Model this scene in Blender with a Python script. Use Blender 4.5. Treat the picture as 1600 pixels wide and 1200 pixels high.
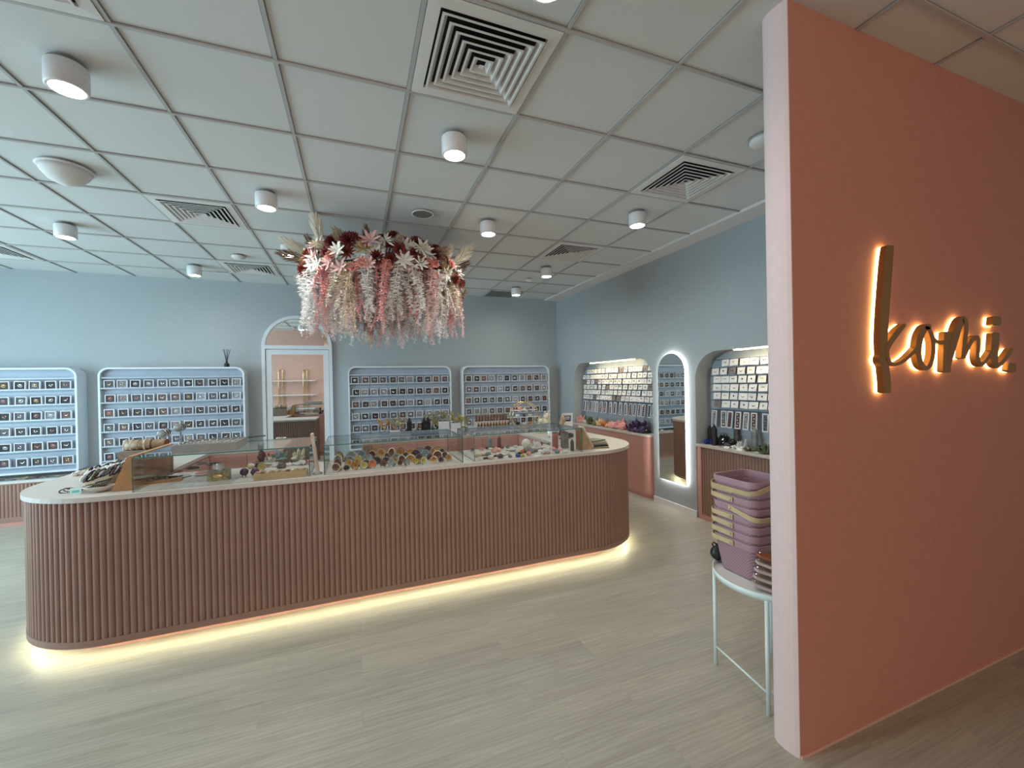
import bpy, math, random
from math import sin, cos, pi, tan, atan2, radians
from mathutils import Vector, Matrix
random.seed(7)
SC = bpy.context.scene
COL = SC.collection
for o in list(bpy.data.objects): bpy.data.objects.remove(o)

# ------------------------------------------------------------------ camera, world, exposure
CAMH = 1.545
FPX, YAW, PITCH, ROLL = 644.689, 0.3625, -0.0040, -0.0198
cw, sw, cp, sp, cr, sr = cos(YAW), sin(YAW), cos(PITCH), sin(PITCH), cos(ROLL), sin(ROLL)
FWD = Vector((sw*cp, cw*cp, sp)); RGT0 = Vector((cw, -sw, 0)); UP0 = RGT0.cross(FWD)
RGT = cr*RGT0 + sr*UP0; UPV = -sr*RGT0 + cr*UP0
cd = bpy.data.cameras.new('camera'); cam = bpy.data.objects.new('camera', cd); COL.objects.link(cam)
cd.sensor_fit = 'HORIZONTAL'; cd.sensor_width = 36.0; cd.lens = FPX*36/1600; cd.clip_start = .02; cd.clip_end = 60
M = Matrix((RGT, UPV, -FWD)).transposed().to_4x4(); M.translation = (0, 0, CAMH)
cam.matrix_world = M; SC.camera = cam

def ray(px, py):
    return (RGT*((px-800)/FPX) - UPV*((py-600)/FPX) + FWD)
def at(px, py, z):
    d = ray(px, py); return Vector((0, 0, CAMH)) + d*((z-CAMH)/d.z)
def aty(px, py, Y):
    d = ray(px, py); return Vector((0, 0, CAMH)) + d*(Y/d.y)
def atx(px, py, X):
    d = ray(px, py); return Vector((0, 0, CAMH)) + d*(X/d.x)

W = bpy.data.worlds.new('world'); SC.world = W; W.use_nodes = True
bg = W.node_tree.nodes['Background']; bg.inputs[0].default_value = (.80, .66, .55, 1); bg.inputs[1].default_value = .16
SC.view_settings.view_transform = 'Standard'; SC.view_settings.look = 'None'
SC.view_settings.exposure = 1.2; SC.view_settings.gamma = 1.0; SC.view_settings.use_curve_mapping = False

def area(name, loc, rot, sx, sy, power, col):
    l = bpy.data.lights.new(name, 'AREA'); l.shape = 'RECTANGLE'; l.size = sx; l.size_y = sy
    l.energy = power; l.color = col; o = bpy.data.objects.new(name, l); COL.objects.link(o)
    o.location = loc; o.rotation_euler = rot; return o
# daylight through the shop window wall on the left; unseen warm fill light stands in for the mall behind the photographer
area('daylight_window', (-5.6, 3.6, 1.7), (0, -pi/2, 0), 2.6, 4.6, 150, (.60, .87, 1.0))
area('mall_fill_light', (-1.6, -3.6, 1.9), (pi/2, 0, 0), 5.5, 2.2, 34, (1.0, .78, .64))

# ------------------------------------------------------------------ materials
MATS = {}
def mat(name, col, rough=.6, metal=0, var=0, vscale=20, bump=0, bscale=80, emit=0, ecol=None, spec=.5, trans=0, alpha=1, coat=0):
    if name in MATS: return MATS[name]
    m = bpy.data.materials.new(name); m.use_nodes = True; nt = m.node_tree
    b = nt.nodes['Principled BSDF']
    b.inputs['Base Color'].default_value = (*col, 1); b.inputs['Roughness'].default_value = rough
    b.inputs['Metallic'].default_value = metal; b.inputs['Specular IOR Level'].default_value = spec
    b.inputs['Transmission Weight'].default_value = trans; b.inputs['Alpha'].default_value = alpha
    b.inputs['Coat Weight'].default_value = coat
    if emit:
        b.inputs['Emission Color'].default_value = (*(ecol or col), 1); b.inputs['Emission Strength'].default_value = emit
    tc = nt.nodes.new('ShaderNodeTexCoord')
    nz = nt.nodes.new('ShaderNodeTexNoise'); nz.inputs['Scale'].default_value = vscale
    nt.links.new(tc.outputs['Object'], nz.inputs['Vector'])
    hs = nt.nodes.new('ShaderNodeMixRGB'); hs.blend_type = 'MULTIPLY'; hs.inputs[0].default_value = 1
    hs.inputs[1].default_value = (*col, 1)
    mr = nt.nodes.new('ShaderNodeMapRange'); mr.inputs['From Min'].default_value = .3; mr.inputs['From Max'].default_value = .7
    mr.inputs['To Min'].default_value = 1-max(var, .015); mr.inputs['To Max'].default_value = 1+max(var, .015)
    nt.links.new(nz.outputs['Fac'], mr.inputs['Value']); nt.links.new(mr.outputs[0], hs.inputs[2])
    nt.links.new(hs.outputs[0], b.inputs['Base Color'])
    if bump:
        n2 = nt.nodes.new('ShaderNodeTexNoise'); n2.inputs['Scale'].default_value = bscale
        nt.links.new(tc.outputs['Object'], n2.inputs['Vector'])
        bp = nt.nodes.new('ShaderNodeBump'); bp.inputs['Strength'].default_value = bump; bp.inputs['Distance'].default_value = .01
        nt.links.new(n2.outputs['Fac'], bp.inputs['Height']); nt.links.new(bp.outputs[0], b.inputs['Normal'])
    MATS[name] = m; return m

def glassmat(name, tint=(.975, .99, .985), base=.03):
    m = bpy.data.materials.new(name); m.use_nodes = True; nt = m.node_tree; nt.nodes.clear()
    out = nt.nodes.new('ShaderNodeOutputMaterial'); mx = nt.nodes.new('ShaderNodeMixShader')
    tr = nt.nodes.new('ShaderNodeBsdfTransparent'); tr.inputs[0].default_value = (*tint, 1)
    gl = nt.nodes.new('ShaderNodeBsdfGlossy'); gl.inputs['Roughness'].default_value = .01
    fr = nt.nodes.new('ShaderNodeFresnel'); ge = nt.nodes.new('ShaderNodeNewGeometry'); mr = nt.nodes.new('ShaderNodeMapRange')
    mr.inputs['To Min'].default_value = 1.5; mr.inputs['To Max'].default_value = 1/1.5   # both faces of a pane reflect alike
    nt.links.new(ge.outputs['Backfacing'], mr.inputs['Value']); nt.links.new(mr.outputs[0], fr.inputs[0])
    nt.links.new(fr.outputs[0], mx.inputs[0]); nt.links.new(tr.outputs[0], mx.inputs[1]); nt.links.new(gl.outputs[0], mx.inputs[2])
    nt.links.new(mx.outputs[0], out.inputs[0]); MATS[name] = m; return m

def floormat():
    m = bpy.data.materials.new('oak_plank_floor'); m.use_nodes = True; nt = m.node_tree; b = nt.nodes['Principled BSDF']
    N, L = nt.nodes.new, nt.links.new
    tc = N('ShaderNodeTexCoord')
    br = N('ShaderNodeTexBrick'); br.offset = .37; br.squash = 1; br.inputs['Scale'].default_value = 1
    br.inputs['Brick Width'].default_value = 1.22; br.inputs['Row Height'].default_value = .18
    br.inputs['Mortar Size'].default_value = .0012; br.inputs['Mortar Smooth'].default_value = .3
    br.inputs['Color1'].default_value = (.90, .90, .90, 1); br.inputs['Color2'].default_value = (1.03, 1.02, 1.0, 1)
    br.inputs['Mortar'].default_value = (.78, .78, .78, 1)
    L(tc.outputs['Object'], br.inputs['Vector'])
    # per plank shift of the grain
    mp = N('ShaderNodeMapping'); mp.inputs['Scale'].default_value = (.9, 9, 1)
    sc = N('ShaderNodeVectorMath'); sc.operation = 'MULTIPLY_ADD'; sc.inputs[1].default_value = (7, 3, 0)
    L(br.outputs['Color'], sc.inputs[0]); L(tc.outputs['Object'], sc.inputs[2]); L(sc.outputs[0], mp.inputs['Vector'])
    n1 = N('ShaderNodeTexNoise'); n1.inputs['Scale'].default_value = 2.2; n1.inputs['Detail'].default_value = 9; n1.inputs['Roughness'].default_value = .62; n1.inputs['Distortion'].default_value = .7
    L(mp.outputs[0], n1.inputs['Vector'])
    mp2 = N('ShaderNodeMapping'); mp2.inputs['Scale'].default_value = (.5, 4.5, 1); L(sc.outputs[0], mp2.inputs['Vector'])
    wv = N('ShaderNodeTexWave'); wv.bands_direction = 'Y'; wv.inputs['Scale'].default_value = 3.2; wv.inputs['Distortion'].default_value = 9; wv.inputs['Detail'].default_value = 3; wv.inputs['Detail Scale'].default_value = 1.1
    L(mp2.outputs[0], wv.inputs['Vector'])
    r1 = N('ShaderNodeValToRGB'); r1.color_ramp.elements[0].position = .30; r1.color_ramp.elements[1].position = .72
    r1.color_ramp.elements[0].color = (.345, .330, .275, 1); r1.color_ramp.elements[1].color = (.455, .440, .380, 1)
    L(n1.outputs['Fac'], r1.inputs[0])
    r2 = N('ShaderNodeMapRange'); r2.inputs['To Min'].default_value = .94; r2.inputs['To Max'].default_value = 1.05; L(wv.outputs['Fac'], r2.inputs['Value'])
    a = N('ShaderNodeMixRGB'); a.blend_type = 'MULTIPLY'; a.inputs[0].default_value = 1; L(r1.outputs[0], a.inputs[1]); L(r2.outputs[0], a.inputs[2])
    c = N('ShaderNodeMixRGB'); c.blend_type = 'MULTIPLY'; c.inputs[0].default_value = .8; L(a.outputs[0], c.inputs[1]); L(br.outputs['Color'], c.inputs[2])
    L(c.outputs[0], b.inputs['Base Color']); b.inputs['Roughness'].default_value = .42; b.inputs['Specular IOR Level'].default_value = .35
    bp = N('ShaderNodeBump'); bp.inputs['Strength'].default_value = .15; bp.inputs['Distance'].default_value = .004
    L(n1.outputs['Fac'], bp.inputs['Height']); L(bp.outputs[0], b.inputs['Normal'])
    MATS['floor'] = m; return m

def perfmat():
    m = bpy.data.materials.new('perforated_mauve'); m.use_nodes = True; nt = m.node_tree; b = nt.nodes['Principled BSDF']
    N, L = nt.nodes.new, nt.links.new
    tc = N('ShaderNodeTexCoord'); sx = N('ShaderNodeSeparateXYZ'); L(tc.outputs['Object'], sx.inputs[0])
    ad = N('ShaderNodeMath'); ad.operation = 'ADD'; L(sx.outputs[0], ad.inputs[0]); L(sx.outputs[1], ad.inputs[1])
    def s(inp, k):
        mu = N('ShaderNodeMath'); mu.operation = 'MULTIPLY'; mu.inputs[1].default_value = k; L(inp, mu.inputs[0])
        si = N('ShaderNodeMath'); si.operation = 'SINE'; L(mu.outputs[0], si.inputs[0]); return si.outputs[0]
    p = N('ShaderNodeMath'); p.operation = 'MULTIPLY'; L(s(ad.outputs[0], 520), p.inputs[0]); L(s(sx.outputs[2], 520), p.inputs[1])
    r = N('ShaderNodeValToRGB'); r.color_ramp.elements[0].position = .25; r.color_ramp.elements[1].position = .45
    r.color_ramp.elements[0].color = (.40, .25, .29, 1); r.color_ramp.elements[1].color = (.17, .10, .12, 1)
    L(p.outputs[0], r.inputs[0]); L(r.outputs[0], b.inputs['Base Color']); b.inputs['Roughness'].default_value = .5
    MATS['perf'] = m; return m

M_floor = floormat(); M_perf = perfmat()
M_wall = mat('grey_blue_wall_paint', (.37, .415, .44), .75, var=.02, bump=.05)
M_ceil = mat('ceiling_tile', (.65, .675, .67), .9, var=.03, vscale=300, bump=.15, bscale=400)
M_ceilgap = mat('ceiling_gap_shadow_line', (.26, .26, .26), .8)
M_tbar = mat('ceiling_tee_bar', (.46, .46, .455), .6)
M_plaster = mat('white_plaster', (.70, .70, .69), .8)
M_pinkwall = mat('terracotta_pink_wall_paint', (.57, .255, .195), .7, var=.03, bump=.08, bscale=200)
M_pinkin = mat('pink_wall_paint', (.72, .42, .34), .7, var=.02)
M_white = mat('white_satin', (.74, .75, .77), .4)
M_frame = mat('pale_blue_white_frame', (.66, .71, .76), .45)
M_mint = mat('white_powder_coat', (.72, .84, .84), .35)
M_flute = mat('dusty_pink_fluted_timber', (.315, .19, .15), .55, var=.04, vscale=6)
M_cab = mat('blush_cabinet_laminate', (.54, .285, .24), .5, var=.02)
M_top = mat('pale_stone_top', (.60, .565, .53), .35, var=.03, vscale=30)
M_dark = mat('dark_void', (.012, .013, .016), .9)
M_black = mat('black', (.015, .015, .017), .4)
M_mirror = mat('mirror_silver', (.86, .90, .89), .015, metal=1)
M_glass = glassmat('clear_glass'); M_edge = mat('green_glass_edge', (.05, .20, .18), .15, spec=.8)
M_brass = mat('polished_brass', (.75, .58, .28), .22, metal=1)
M_gold = mat('brushed_gold', (.30, .155, .05), .45, metal=.25)
M_wood = mat('warm_wood', (.42, .23, .10), .5, var=.15, vscale=12)
M_lwood = mat('light_birch', (.54, .42, .24), .5, var=.08, vscale=12)
M_mauve = mat('mauve_plastic', (.40, .255, .30), .42)
M_steel = mat('steel', (.6, .6, .6), .25, metal=1)
M_board = mat('pale_lilac_board', (.33, .40, .49), .5, var=.05, vscale=9)
M_rail = mat('clear_acrylic_ledge', (.44, .51, .60), .2)
M_led = mat('warm_led', (1, .93, .62), emit=9, ecol=(1, .97, .66))
M_ledw = mat('white_led', (1, .97, .92), emit=9, ecol=(1, .97, .93))
M_lens = mat('lamp_lens', (1, 1, .97), emit=26, ecol=(1, .98, .92))
M_halo = mat('sign_glow_acrylic', (1, .75, .35), emit=5.2, ecol=(1, .66, .22))

# ------------------------------------------------------------------ mesh helpers
class MB:
    def __init__(s): s.v = []; s.f = []; s.m = []
    def add(s, vs, fs, mi=0, T=None):
        n = len(s.v)
        s.v += [tuple(T @ Vector(v)) if T else tuple(v) for v in vs]
        s.f += [tuple(i+n for i in f) for f in fs]; s.m += [mi]*len(fs); return s
    def box(s, a, b, mi=0, T=None):
        x0, y0, z0 = a; x1, y1, z1 = b
        return s.add([(x0,y0,z0),(x1,y0,z0),(x1,y1,z0),(x0,y1,z0),(x0,y0,z1),(x1,y0,z1),(x1,y1,z1),(x0,y1,z1)],
            [(0,3,2,1),(4,5,6,7),(0,1,5,4),(1,2,6,5),(2,3,7,6),(3,0,4,7)], mi, T)
    def lathe(s, prof, n=20, mi=0, T=None, cap=True):
        vs = []; fs = []
        for r, z in prof:
            for k in range(n): a = 2*pi*k/n; vs.append((r*cos(a), r*sin(a), z))
        for i in range(len(prof)-1):
            for k in range(n):
                a, b = i*n+k, i*n+(k+1) % n; fs.append((a, b, b+n, a+n))
        if cap:
            fs.append(tuple(range(n-1, -1, -1))); fs.append(tuple((len(prof)-1)*n+k for k in range(n)))
        return s.add(vs, fs, mi, T)
    def prism(s, poly, z0, z1, mi=0, T=None, caps=True):
        n = len(poly); vs = [(x, y, z0) for x, y in poly]+[(x, y, z1) for x, y in poly]
        fs = [(i, (i+1) % n, (i+1) % n+n, i+n) for i in range(n)]
        if caps: fs += [tuple(range(n-1, -1, -1)), tuple(range(n, 2*n))]
        return s.add(vs, fs, mi, T)
    def tube(s, pts, r, n=8, mi=0, T=None, closed=False, flat=None):
        pts = [Vector(p) for p in pts]; N = len(pts); vs = []; fs = []
        up = Vector((0, 0, 1))
        for i, p in enumerate(pts):
            if closed: d = pts[(i+1) % N]-pts[i-1]
            else: d = pts[min(i+1, N-1)]-pts[max(i-1, 0)]
            if d.length < 1e-9: d = Vector((0, 0, 1))
            d.normalize(); a = d.cross(up)
            if a.length < .05: a = d.cross(Vector((0, 1, 0)))
            a.normalize(); b = a.cross(d)
            rr = r[i] if isinstance(r, (list, tuple)) else r
            ra, rb = (flat if flat else (rr, rr))
            for k in range(n):
                t = 2*pi*k/n+pi/n; vs.append(p+a*(ra*cos(t))+b*(rb*sin(t)))
        M_ = N if closed else N-1
        for i in range(M_):
            for k in range(n):
                a0 = i*n+k; a1 = i*n+(k+1) % n; j = (i+1) % N
                fs.append((a0, a1, j*n+(k+1) % n, j*n+k))
        if not closed: fs += [tuple(range(n-1, -1, -1)), tuple((N-1)*n+k for k in range(n))]
        return s.add(vs, fs, mi, T)
    def ball(s, c, r, mi=0, n=10, m=6, sq=(1, 1, 1), T=None, jit=0, rnd=None):
        vs = [(0, 0, -1)]; fs = []
        for i in range(1, m):
            t = pi*i/m-pi/2
            for k in range(n): a = 2*pi*k/n; vs.append((cos(t)*cos(a), cos(t)*sin(a), sin(t)))
        vs.append((0, 0, 1)); e = len(vs)-1
        for k in range(n): fs.append((0, 1+(k+1) % n, 1+k)); fs.append((e, 1+(m-2)*n+k, 1+(m-2)*n+(k+1) % n))
        for i in range(m-2):
            for k in range(n): a, b = 1+i*n+k, 1+i*n+(k+1) % n; fs.append((a, b, b+n, a+n))
        out = []
        for v in vs:
            j = 1+(rnd.uniform(-jit, jit) if jit else 0)
            out.append((c[0]+v[0]*r*sq[0]*j, c[1]+v[1]*r*sq[1]*j, c[2]+v[2]*r*sq[2]*j))
        return s.add(out, fs, mi, T)
    def mesh(s, name, mats, smooth=False):
        me = bpy.data.meshes.new(name); me.from_pydata(s.v, [], s.f)
        for m in (mats if isinstance(mats, (list, tuple)) else [mats]): me.materials.append(m)
        me.polygons.foreach_set('material_index', s.m)
        if smooth: me.polygons.foreach_set('use_smooth', [True]*len(s.f))
        me.update(); return me
    def build(s, name, mats, parent=None, smooth=False, loc=None, rot=None):
        o = bpy.data.objects.new(name, s.mesh(name, mats, smooth)); COL.objects.link(o)
        if parent: o.parent = parent
        if loc is not None: o.location = loc
        if rot is not None: o.rotation_euler = rot
        return o

def tag(o, label=None, cat=None, group=None, kind=None):
    if label: o['label'] = label
    if cat: o['category'] = cat
    if group: o['group'] = group
    if kind: o['kind'] = kind
    return o
def thing(name, label, cat, loc=(0, 0, 0), rz=0, group=None, rot=None):
    o = bpy.data.objects.new(name, None); COL.objects.link(o); o.location = loc; o.rotation_euler = rot or (0, 0, rz)
    o.empty_display_size = .05; return tag(o, label, cat, group)
def inst(name, me, parent=None, loc=(0, 0, 0), rot=(0, 0, 0), sc=None):
    o = bpy.data.objects.new(name, me); COL.objects.link(o); o.location = loc; o.rotation_euler = rot
    if parent: o.parent = parent
    if sc is not None: o.scale = (sc, sc, sc) if isinstance(sc, (int, float)) else sc
    return o
def dup(root, label, loc, rot=None, group=None, sc=None):
    r = root.copy(); COL.objects.link(r); r.location = loc
    if rot is not None: r.rotation_euler = rot
    if sc is not None: r.scale = (sc, sc, sc) if isinstance(sc, (int, float)) else sc
    tag(r, label, None, group)
    for ch in list(root.children):
        c = ch.copy(); COL.objects.link(c); c.parent = r
        for g in ch.children:
            d = g.copy(); COL.objects.link(d); d.parent = c
    return r
def struct(o, label=None):
    o['kind'] = 'structure'
    if label: o['label'] = label
    return o
def rrect(x0, y0, x1, y1, r, n=8):
    if not isinstance(r, (list, tuple)): r = [r]*4
    P = []
    for (cx, cy, a, q) in ((x1-r[0], y1-r[0], 0, r[0]), (x0+r[1], y1-r[1], pi/2, r[1]), (x0+r[2], y0+r[2], pi, r[2]), (x1-r[3], y0+r[3], 3*pi/2, r[3])):
        if q <= 1e-6: P.append((cx, cy)); continue
        for k in range(n+1): t = a+pi/2*k/n; P.append((cx+q*cos(t), cy+q*sin(t)))
    return P
ORD = ['first', 'second', 'third', 'fourth', 'fifth', 'sixth', 'seventh', 'eighth', 'ninth', 'tenth', 'eleventh', 'twelfth', 'thirteenth', 'fourteenth', 'fifteenth', 'sixteenth', 'seventeenth', 'eighteenth', 'nineteenth', 'twentieth', 'twenty-first', 'twenty-second']

# ------------------------------------------------------------------ room shell
CH = 3.05; YB = 6.90; XR = 3.53; XL = -5.4
X0g, Y0g = -.3154, 1.5693
struct(MB().box((XL-.3, -4, -.1), (7.5, YB+.3, 0)).build('floor', M_floor))
struct(MB().box((XL-.3, -4, CH+.012), (7.5, YB+.3, CH+.12)).build('ceiling', M_ceil))
g = MB()
i = -9
while X0g+.6*i < 7.4:
    x = X0g+.6*i
    if XL < x and not (3.25 < x < 3.6):
        y1 = YB-.002 if x < XR else 1.15
        g.box((x-.012, -4, CH+.007), (x+.012, y1, CH+.0118), 0); g.box((x-.0085, -4, CH+.003), (x+.0085, y1, CH+.0071), 1)
    i += 1
for j in range(-9, 9):
    y = Y0g+.6*j; x1 = 3.29 if y > 1.2 else 7.4
    g.box((XL, y-.009, CH+.0075), (x1, y+.009, CH+.0119), 0); g.box((XL, y-.008, CH+.0005), (x1, y+.008, CH+.0076), 1)
struct(g.build('trim_1', [M_ceilgap, M_tbar]), 'grey tee bar grid of the suspended ceiling')
struct(MB().box((3.29, 1.27, CH-.012), (3.75, YB, CH+.012)).build('trim_2', M_plaster), 'flat white plaster margin along the right side of the ceiling')
struct(MB().box((XL, YB, 0), (3.9, YB+.12, CH+.012)).build('wall_back', M_wall))
# left side: window wall
w = MB(); w.box((XL-.12, 1.15, 0), (XL, YB, .35)); w.box((XL-.12, 1.15, 2.75), (XL, YB, CH+.012))
w.box((XL-.12, 1.15, .35), (XL, 1.35, 2.75)); w.box((XL-.12, 6.0, .35), (XL, YB, 2.75)); struct(w.build('wall_left', M_wall))
f = MB()
for y in (1.35, 2.9, 4.45, 5.95): f.box((XL-.08, y, .35), (XL-.03, y+.05, 2.75))
f.box((XL-.08, 1.35, .35), (XL-.03, 6, .40)); f.box((XL-.08, 1.35, 2.70), (XL-.03, 6, 2.75))
wf = struct(f.build('window_1', M_white), 'white framed window in the left wall')
MB().box((XL-.06, 1.38, .38), (XL-.055, 5.97, 2.72)).build('pane', M_glass, wf)
# right wall with two arched niches going down to the floor
NB = 3.75
def niche_notch(y0, y1, zt, r, n=10):
    P = [(y0, 0), (y0, zt-r)]
    for k in range(1, n+1): t = pi-pi/2*k/n; P.append((y0+r+r*cos(t), zt-r+r*sin(t)))
    for k in range(0, n+1): t = pi/2-pi/2*k/n; P.append((y1-r+r*cos(t), zt-r+r*sin(t)))
    P += [(y1, 0)]; return P
n1 = (4.27, 6.30); n2 = (1.45, 3.565)
poly = [(YB, 0), (YB, CH), (1.2, CH), (1.2, 0)]+niche_notch(n2[0], n2[1], 1.835, .30)+niche_notch(n1[0], n1[1], 1.84, .30)
T_yz = Matrix(((0, 0, 1, 0), (1, 0, 0, 0), (0, 1, 0, 0), (0, 0, 0, 1)))
struct(MB().prism(poly, XR, NB, T=T_yz).build('wall_right', M_wall), 'grey blue right wall with two arched recessed display niches')
struct(MB().box((NB, 1.2, 0), (NB+.1, YB, CH)).build('wall_right_niche', M_wall), 'recessed back face of the niches in the right wall')
for k, (a, b) in enumerate(((3.565, 4.27), (6.30, YB))):
    struct(MB().box((XR-.014, a, 0), (XR, b, .07)).build('baseboard_right', M_white))
struct(MB().box((-1.2, YB-.014, 0), (-.98, YB, .001)).build('baseboard_back', M_white)) if False else None
# pink shopfront walls
pw = []
for k in range(9): t = pi/2+pi*k/8; pw.append((1.672+.026*cos(t)*1.0, 1.21+.06*sin(t)))
pw = [(1.672, 1.27)]+pw[1:8]+[(1.650, 1.152), (1.66, 1.150), (7.4, 1.150), (7.4, 1.27)]
# outer end is softly rounded, front corner at (1.65, 1.15)
pw = [(1.90, 1.27), (1.672, 1.272), (1.652, 1.262), (1.642, 1.245), (1.637, 1.225), (1.636, 1.205), (1.638, 1.185), (1.642, 1.165), (1.648, 1.151), (1.655, 1.1505), (1.90, 1.1505)]
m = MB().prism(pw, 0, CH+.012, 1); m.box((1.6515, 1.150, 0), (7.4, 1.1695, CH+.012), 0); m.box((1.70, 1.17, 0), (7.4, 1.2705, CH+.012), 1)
struct(m.build('wall_front', [M_pinkwall, mat('pale_pink_wall_side', (.74, .58, .58), .6)]), 'terracotta pink shopfront wall with a rounded end')  # rounded end and inner side are a paler pink than the front
struct(MB().box((1.652, 1.144, 0), (7.4, 1.150, .012)).build('baseboard_front', M_pinkin))
struct(MB().box((-5.4, 1.15, 0), (-.80, 1.27, CH+.012)).build('wall_front_inner', [M_pinkin]), 'pink shopfront wall left of the entrance, seen in the mirror door')

# ------------------------------------------------------------------ ceiling fittings
def lamp_obj(label, x, y, first=None):
    t = thing('ceiling_downlight', label, 'ceiling light', (x, y, CH), 0, 'white surface mounted downlights')
    MB().lathe([(.066, -.012), (.066, -.001)], 28).build('mounting_ring', M_ceilgap, t, True)
    m = MB(); m.lathe([(.073, -.014), (.076, -.018), (.076, -.118), (.070, -.122), (.062, -.122), (.060, -.112)], 28, cap=False)
    m.lathe([(.001, -.0139), (.073, -.014)], 28, cap=False); m.build('housing', M_white, t, True)
    MB().lathe([(.060, -.1125), (.045, -.117), (.02, -.119), (.0005, -.1195)], 28, cap=False).build('lens', M_lens, t, True)
    return t
LPOS = [(-1.21, 2.491, 'white cylinder downlight large at the upper left corner of the ceiling'),
 (.591, 2.466, 'white cylinder downlight just beyond the largest square air vent'),
 (-.618, 3.66, 'white cylinder downlight right of the left centre vent, nearer one'),
 (-2.417, 4.904, 'white cylinder downlight at far left between dome fitting and vent'),
 (-.635, 4.923, 'white cylinder downlight touching the left tip of the flower ring'),
 (-1.816, 6.10, 'small white cylinder downlight close to the back wall left of the flowers'),
 (1.187, 3.677, 'white cylinder downlight right of the round ceiling speaker'),
 (1.179, 4.887, 'white cylinder downlight above the right edge of the flower ring'),
 (2.401, 3.068, 'white cylinder downlight nearest the right wall beside the slatted vent'),
 (2.386, 4.93, 'white cylinder downlight in front of the far right vent'),
 (2.42, 6.12, 'smallest white cylinder downlight by the open ceiling tile at the back'),
 (.655, 1.30, 'white cylinder downlight cut by the top edge above the big vent'),
 (-3.0, 3.66, 'white cylinder downlight out past the left edge'), (-3.6, 4.9, 'white cylinder downlight beyond the far left vent')]
def spot(loc, e, col=(1, .93, .83), ang=2.9, r=.05):
    l = bpy.data.lights.new('downlight_beam', 'SPOT'); l.energy = e; l.color = col; l.spot_size = ang; l.spot_blend = 1; l.shadow_soft_size = r
    o = bpy.data.objects.new('downlight_beam', l); COL.objects.link(o); o.location = loc; return o
l0 = None
for x, y, lb in LPOS:
    if l0 is None: l0 = lamp_obj(lb, x, y)
    else: dup(l0, lb, (x, y, CH), group='white surface mounted downlights')
    spot((x, y, CH-.135), 10 if y < 6 else 4)

def vent():
    t = thing('ceiling_vent', '', 'air vent', (0, 0, CH), 0, 'square four way ceiling vents')
    f = MB()
    def ring(a, b, z0, z1, mi=0):   # sloped square ring, outer half size a at z0 to inner half size b at z1
        f.add([(-a,-a,z0),(a,-a,z0),(a,a,z0),(-a,a,z0),(-b,-b,z1),(b,-b,z1),(b,b,z1),(-b,b,z1)], [(0,1,5,4),(1,2,6,5),(2,3,7,6),(3,0,4,7)], mi)
    ring(.288, .236, -.001, -.004); ring(.236, .234, -.004, .011); ring(.288, .288, -.001, .011)
    f.build('frame', M_plaster, t)
    MB().box((-.236, -.236, .0095), (.236, .236, .0115)).build('dark_backing', M_dark, t)
    for k in range(6):
        a = .228-.036*k; f = MB(); c = a-.028
        ring(a-.010, c, -.0125, .008); ring(a, a-.0105, -.0125, -.013); ring(a, a-.0105, -.0115, -.0115)
        f.build('slat', M_plaster, t)
    f = MB(); a = .012; f.add([(-a,-a,-.013),(a,-a,-.013),(a,a,-.013),(-a,a,-.013)], [(0,1,2,3)]); f.build('centre_plate', M_plaster, t)
    return t
v0 = vent()
VP_ = [(.585, 1.869, 'largest square air vent at the top centre of the ceiling'),
 (-1.215, 1.869, 'square air vent cut off at the upper left corner of the view'),
 (2.385, 2.469, 'square air vent nearest the right wall beside the pink wall'),
 (-1.215, 4.269, 'square air vent left of centre between two downlights'),
 (-3.615, 6.069, 'square air vent at the far left over the back wall'),
 (-1.215, 6.069, 'small square air vent near the back wall left of the flowers'),
 (.585, 4.869, 'square air vent directly behind the top of the flower ring'),
 (2.385, 4.269, 'square air vent right of centre between the two right hand downlights'),
 (1.185, 6.069, 'square air vent mostly hidden behind the right end of the flower ring')]
for k, (x, y, lb) in enumerate(VP_):
    if k == 0: v0.location = (x, y, CH); v0['label'] = lb
    else: dup(v0, lb, (x, y, CH), group='square four way ceiling vents')
t = thing('ceiling_dome', 'white drooping dome wireless access point on the left of the ceiling', 'access point', (-1.80, 3.667, CH))
MB().lathe([(.14, 0), (.145, -.006), (.135, -.014)], 32).build('base_plate', M_plaster, t, True)
MB().lathe([(.135, -.014), (.12, -.045), (.085, -.085), (.04, -.108), (.001, -.114)], 32).build('dome', M_plaster, t, True)
t = thing('ceiling_speaker', 'round recessed ceiling speaker with grey mesh near the centre', 'speaker', (.586, 3.688, CH))
MB().lathe([(.095, 0), (.098, -.006), (.085, -.008), (.082, -.003)], 32, cap=False).build('rim', M_plaster, t, True)
MB().lathe([(.001, -.004), (.083, -.004)], 32, cap=False).build('mesh_grille', mat('speaker_mesh', (.22, .22, .22), .8, bump=.5, bscale=900), t)
for (x, y, r, lb) in ((-1.222, 5.52, .07, 'small white smoke detector left of the flowers near a vent'), (2.405, 5.556, .045, 'tiny white smoke detector between the two farthest right downlights'), (2.45, 1.87, .085, 'white round detector on the ceiling beside the pink wall edge')):
    t = thing('smoke_detector', lb, 'smoke detector', (x, y, CH))
    MB().lathe([(r, 0), (r, -.012), (r*.8, -.03), (r*.4, -.036), (.001, -.036)], 26).build('cover', M_plaster, t, True)
    MB().lathe([(r*1.08, 0), (r*1.08, -.004)], 26).build('base_plate', M_tbar, t)
t = thing('access_hatch', 'dark open ceiling tile hatch at the back by the last downlight', 'ceiling hatch', (2.345, 6.62, CH))
MB().box((-.24, -.22, -.004), (.24, .22, .006)).build('hatch_panel', mat('grey_hatch', (.16, .16, .165), .8), t)
f = MB(); 
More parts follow.
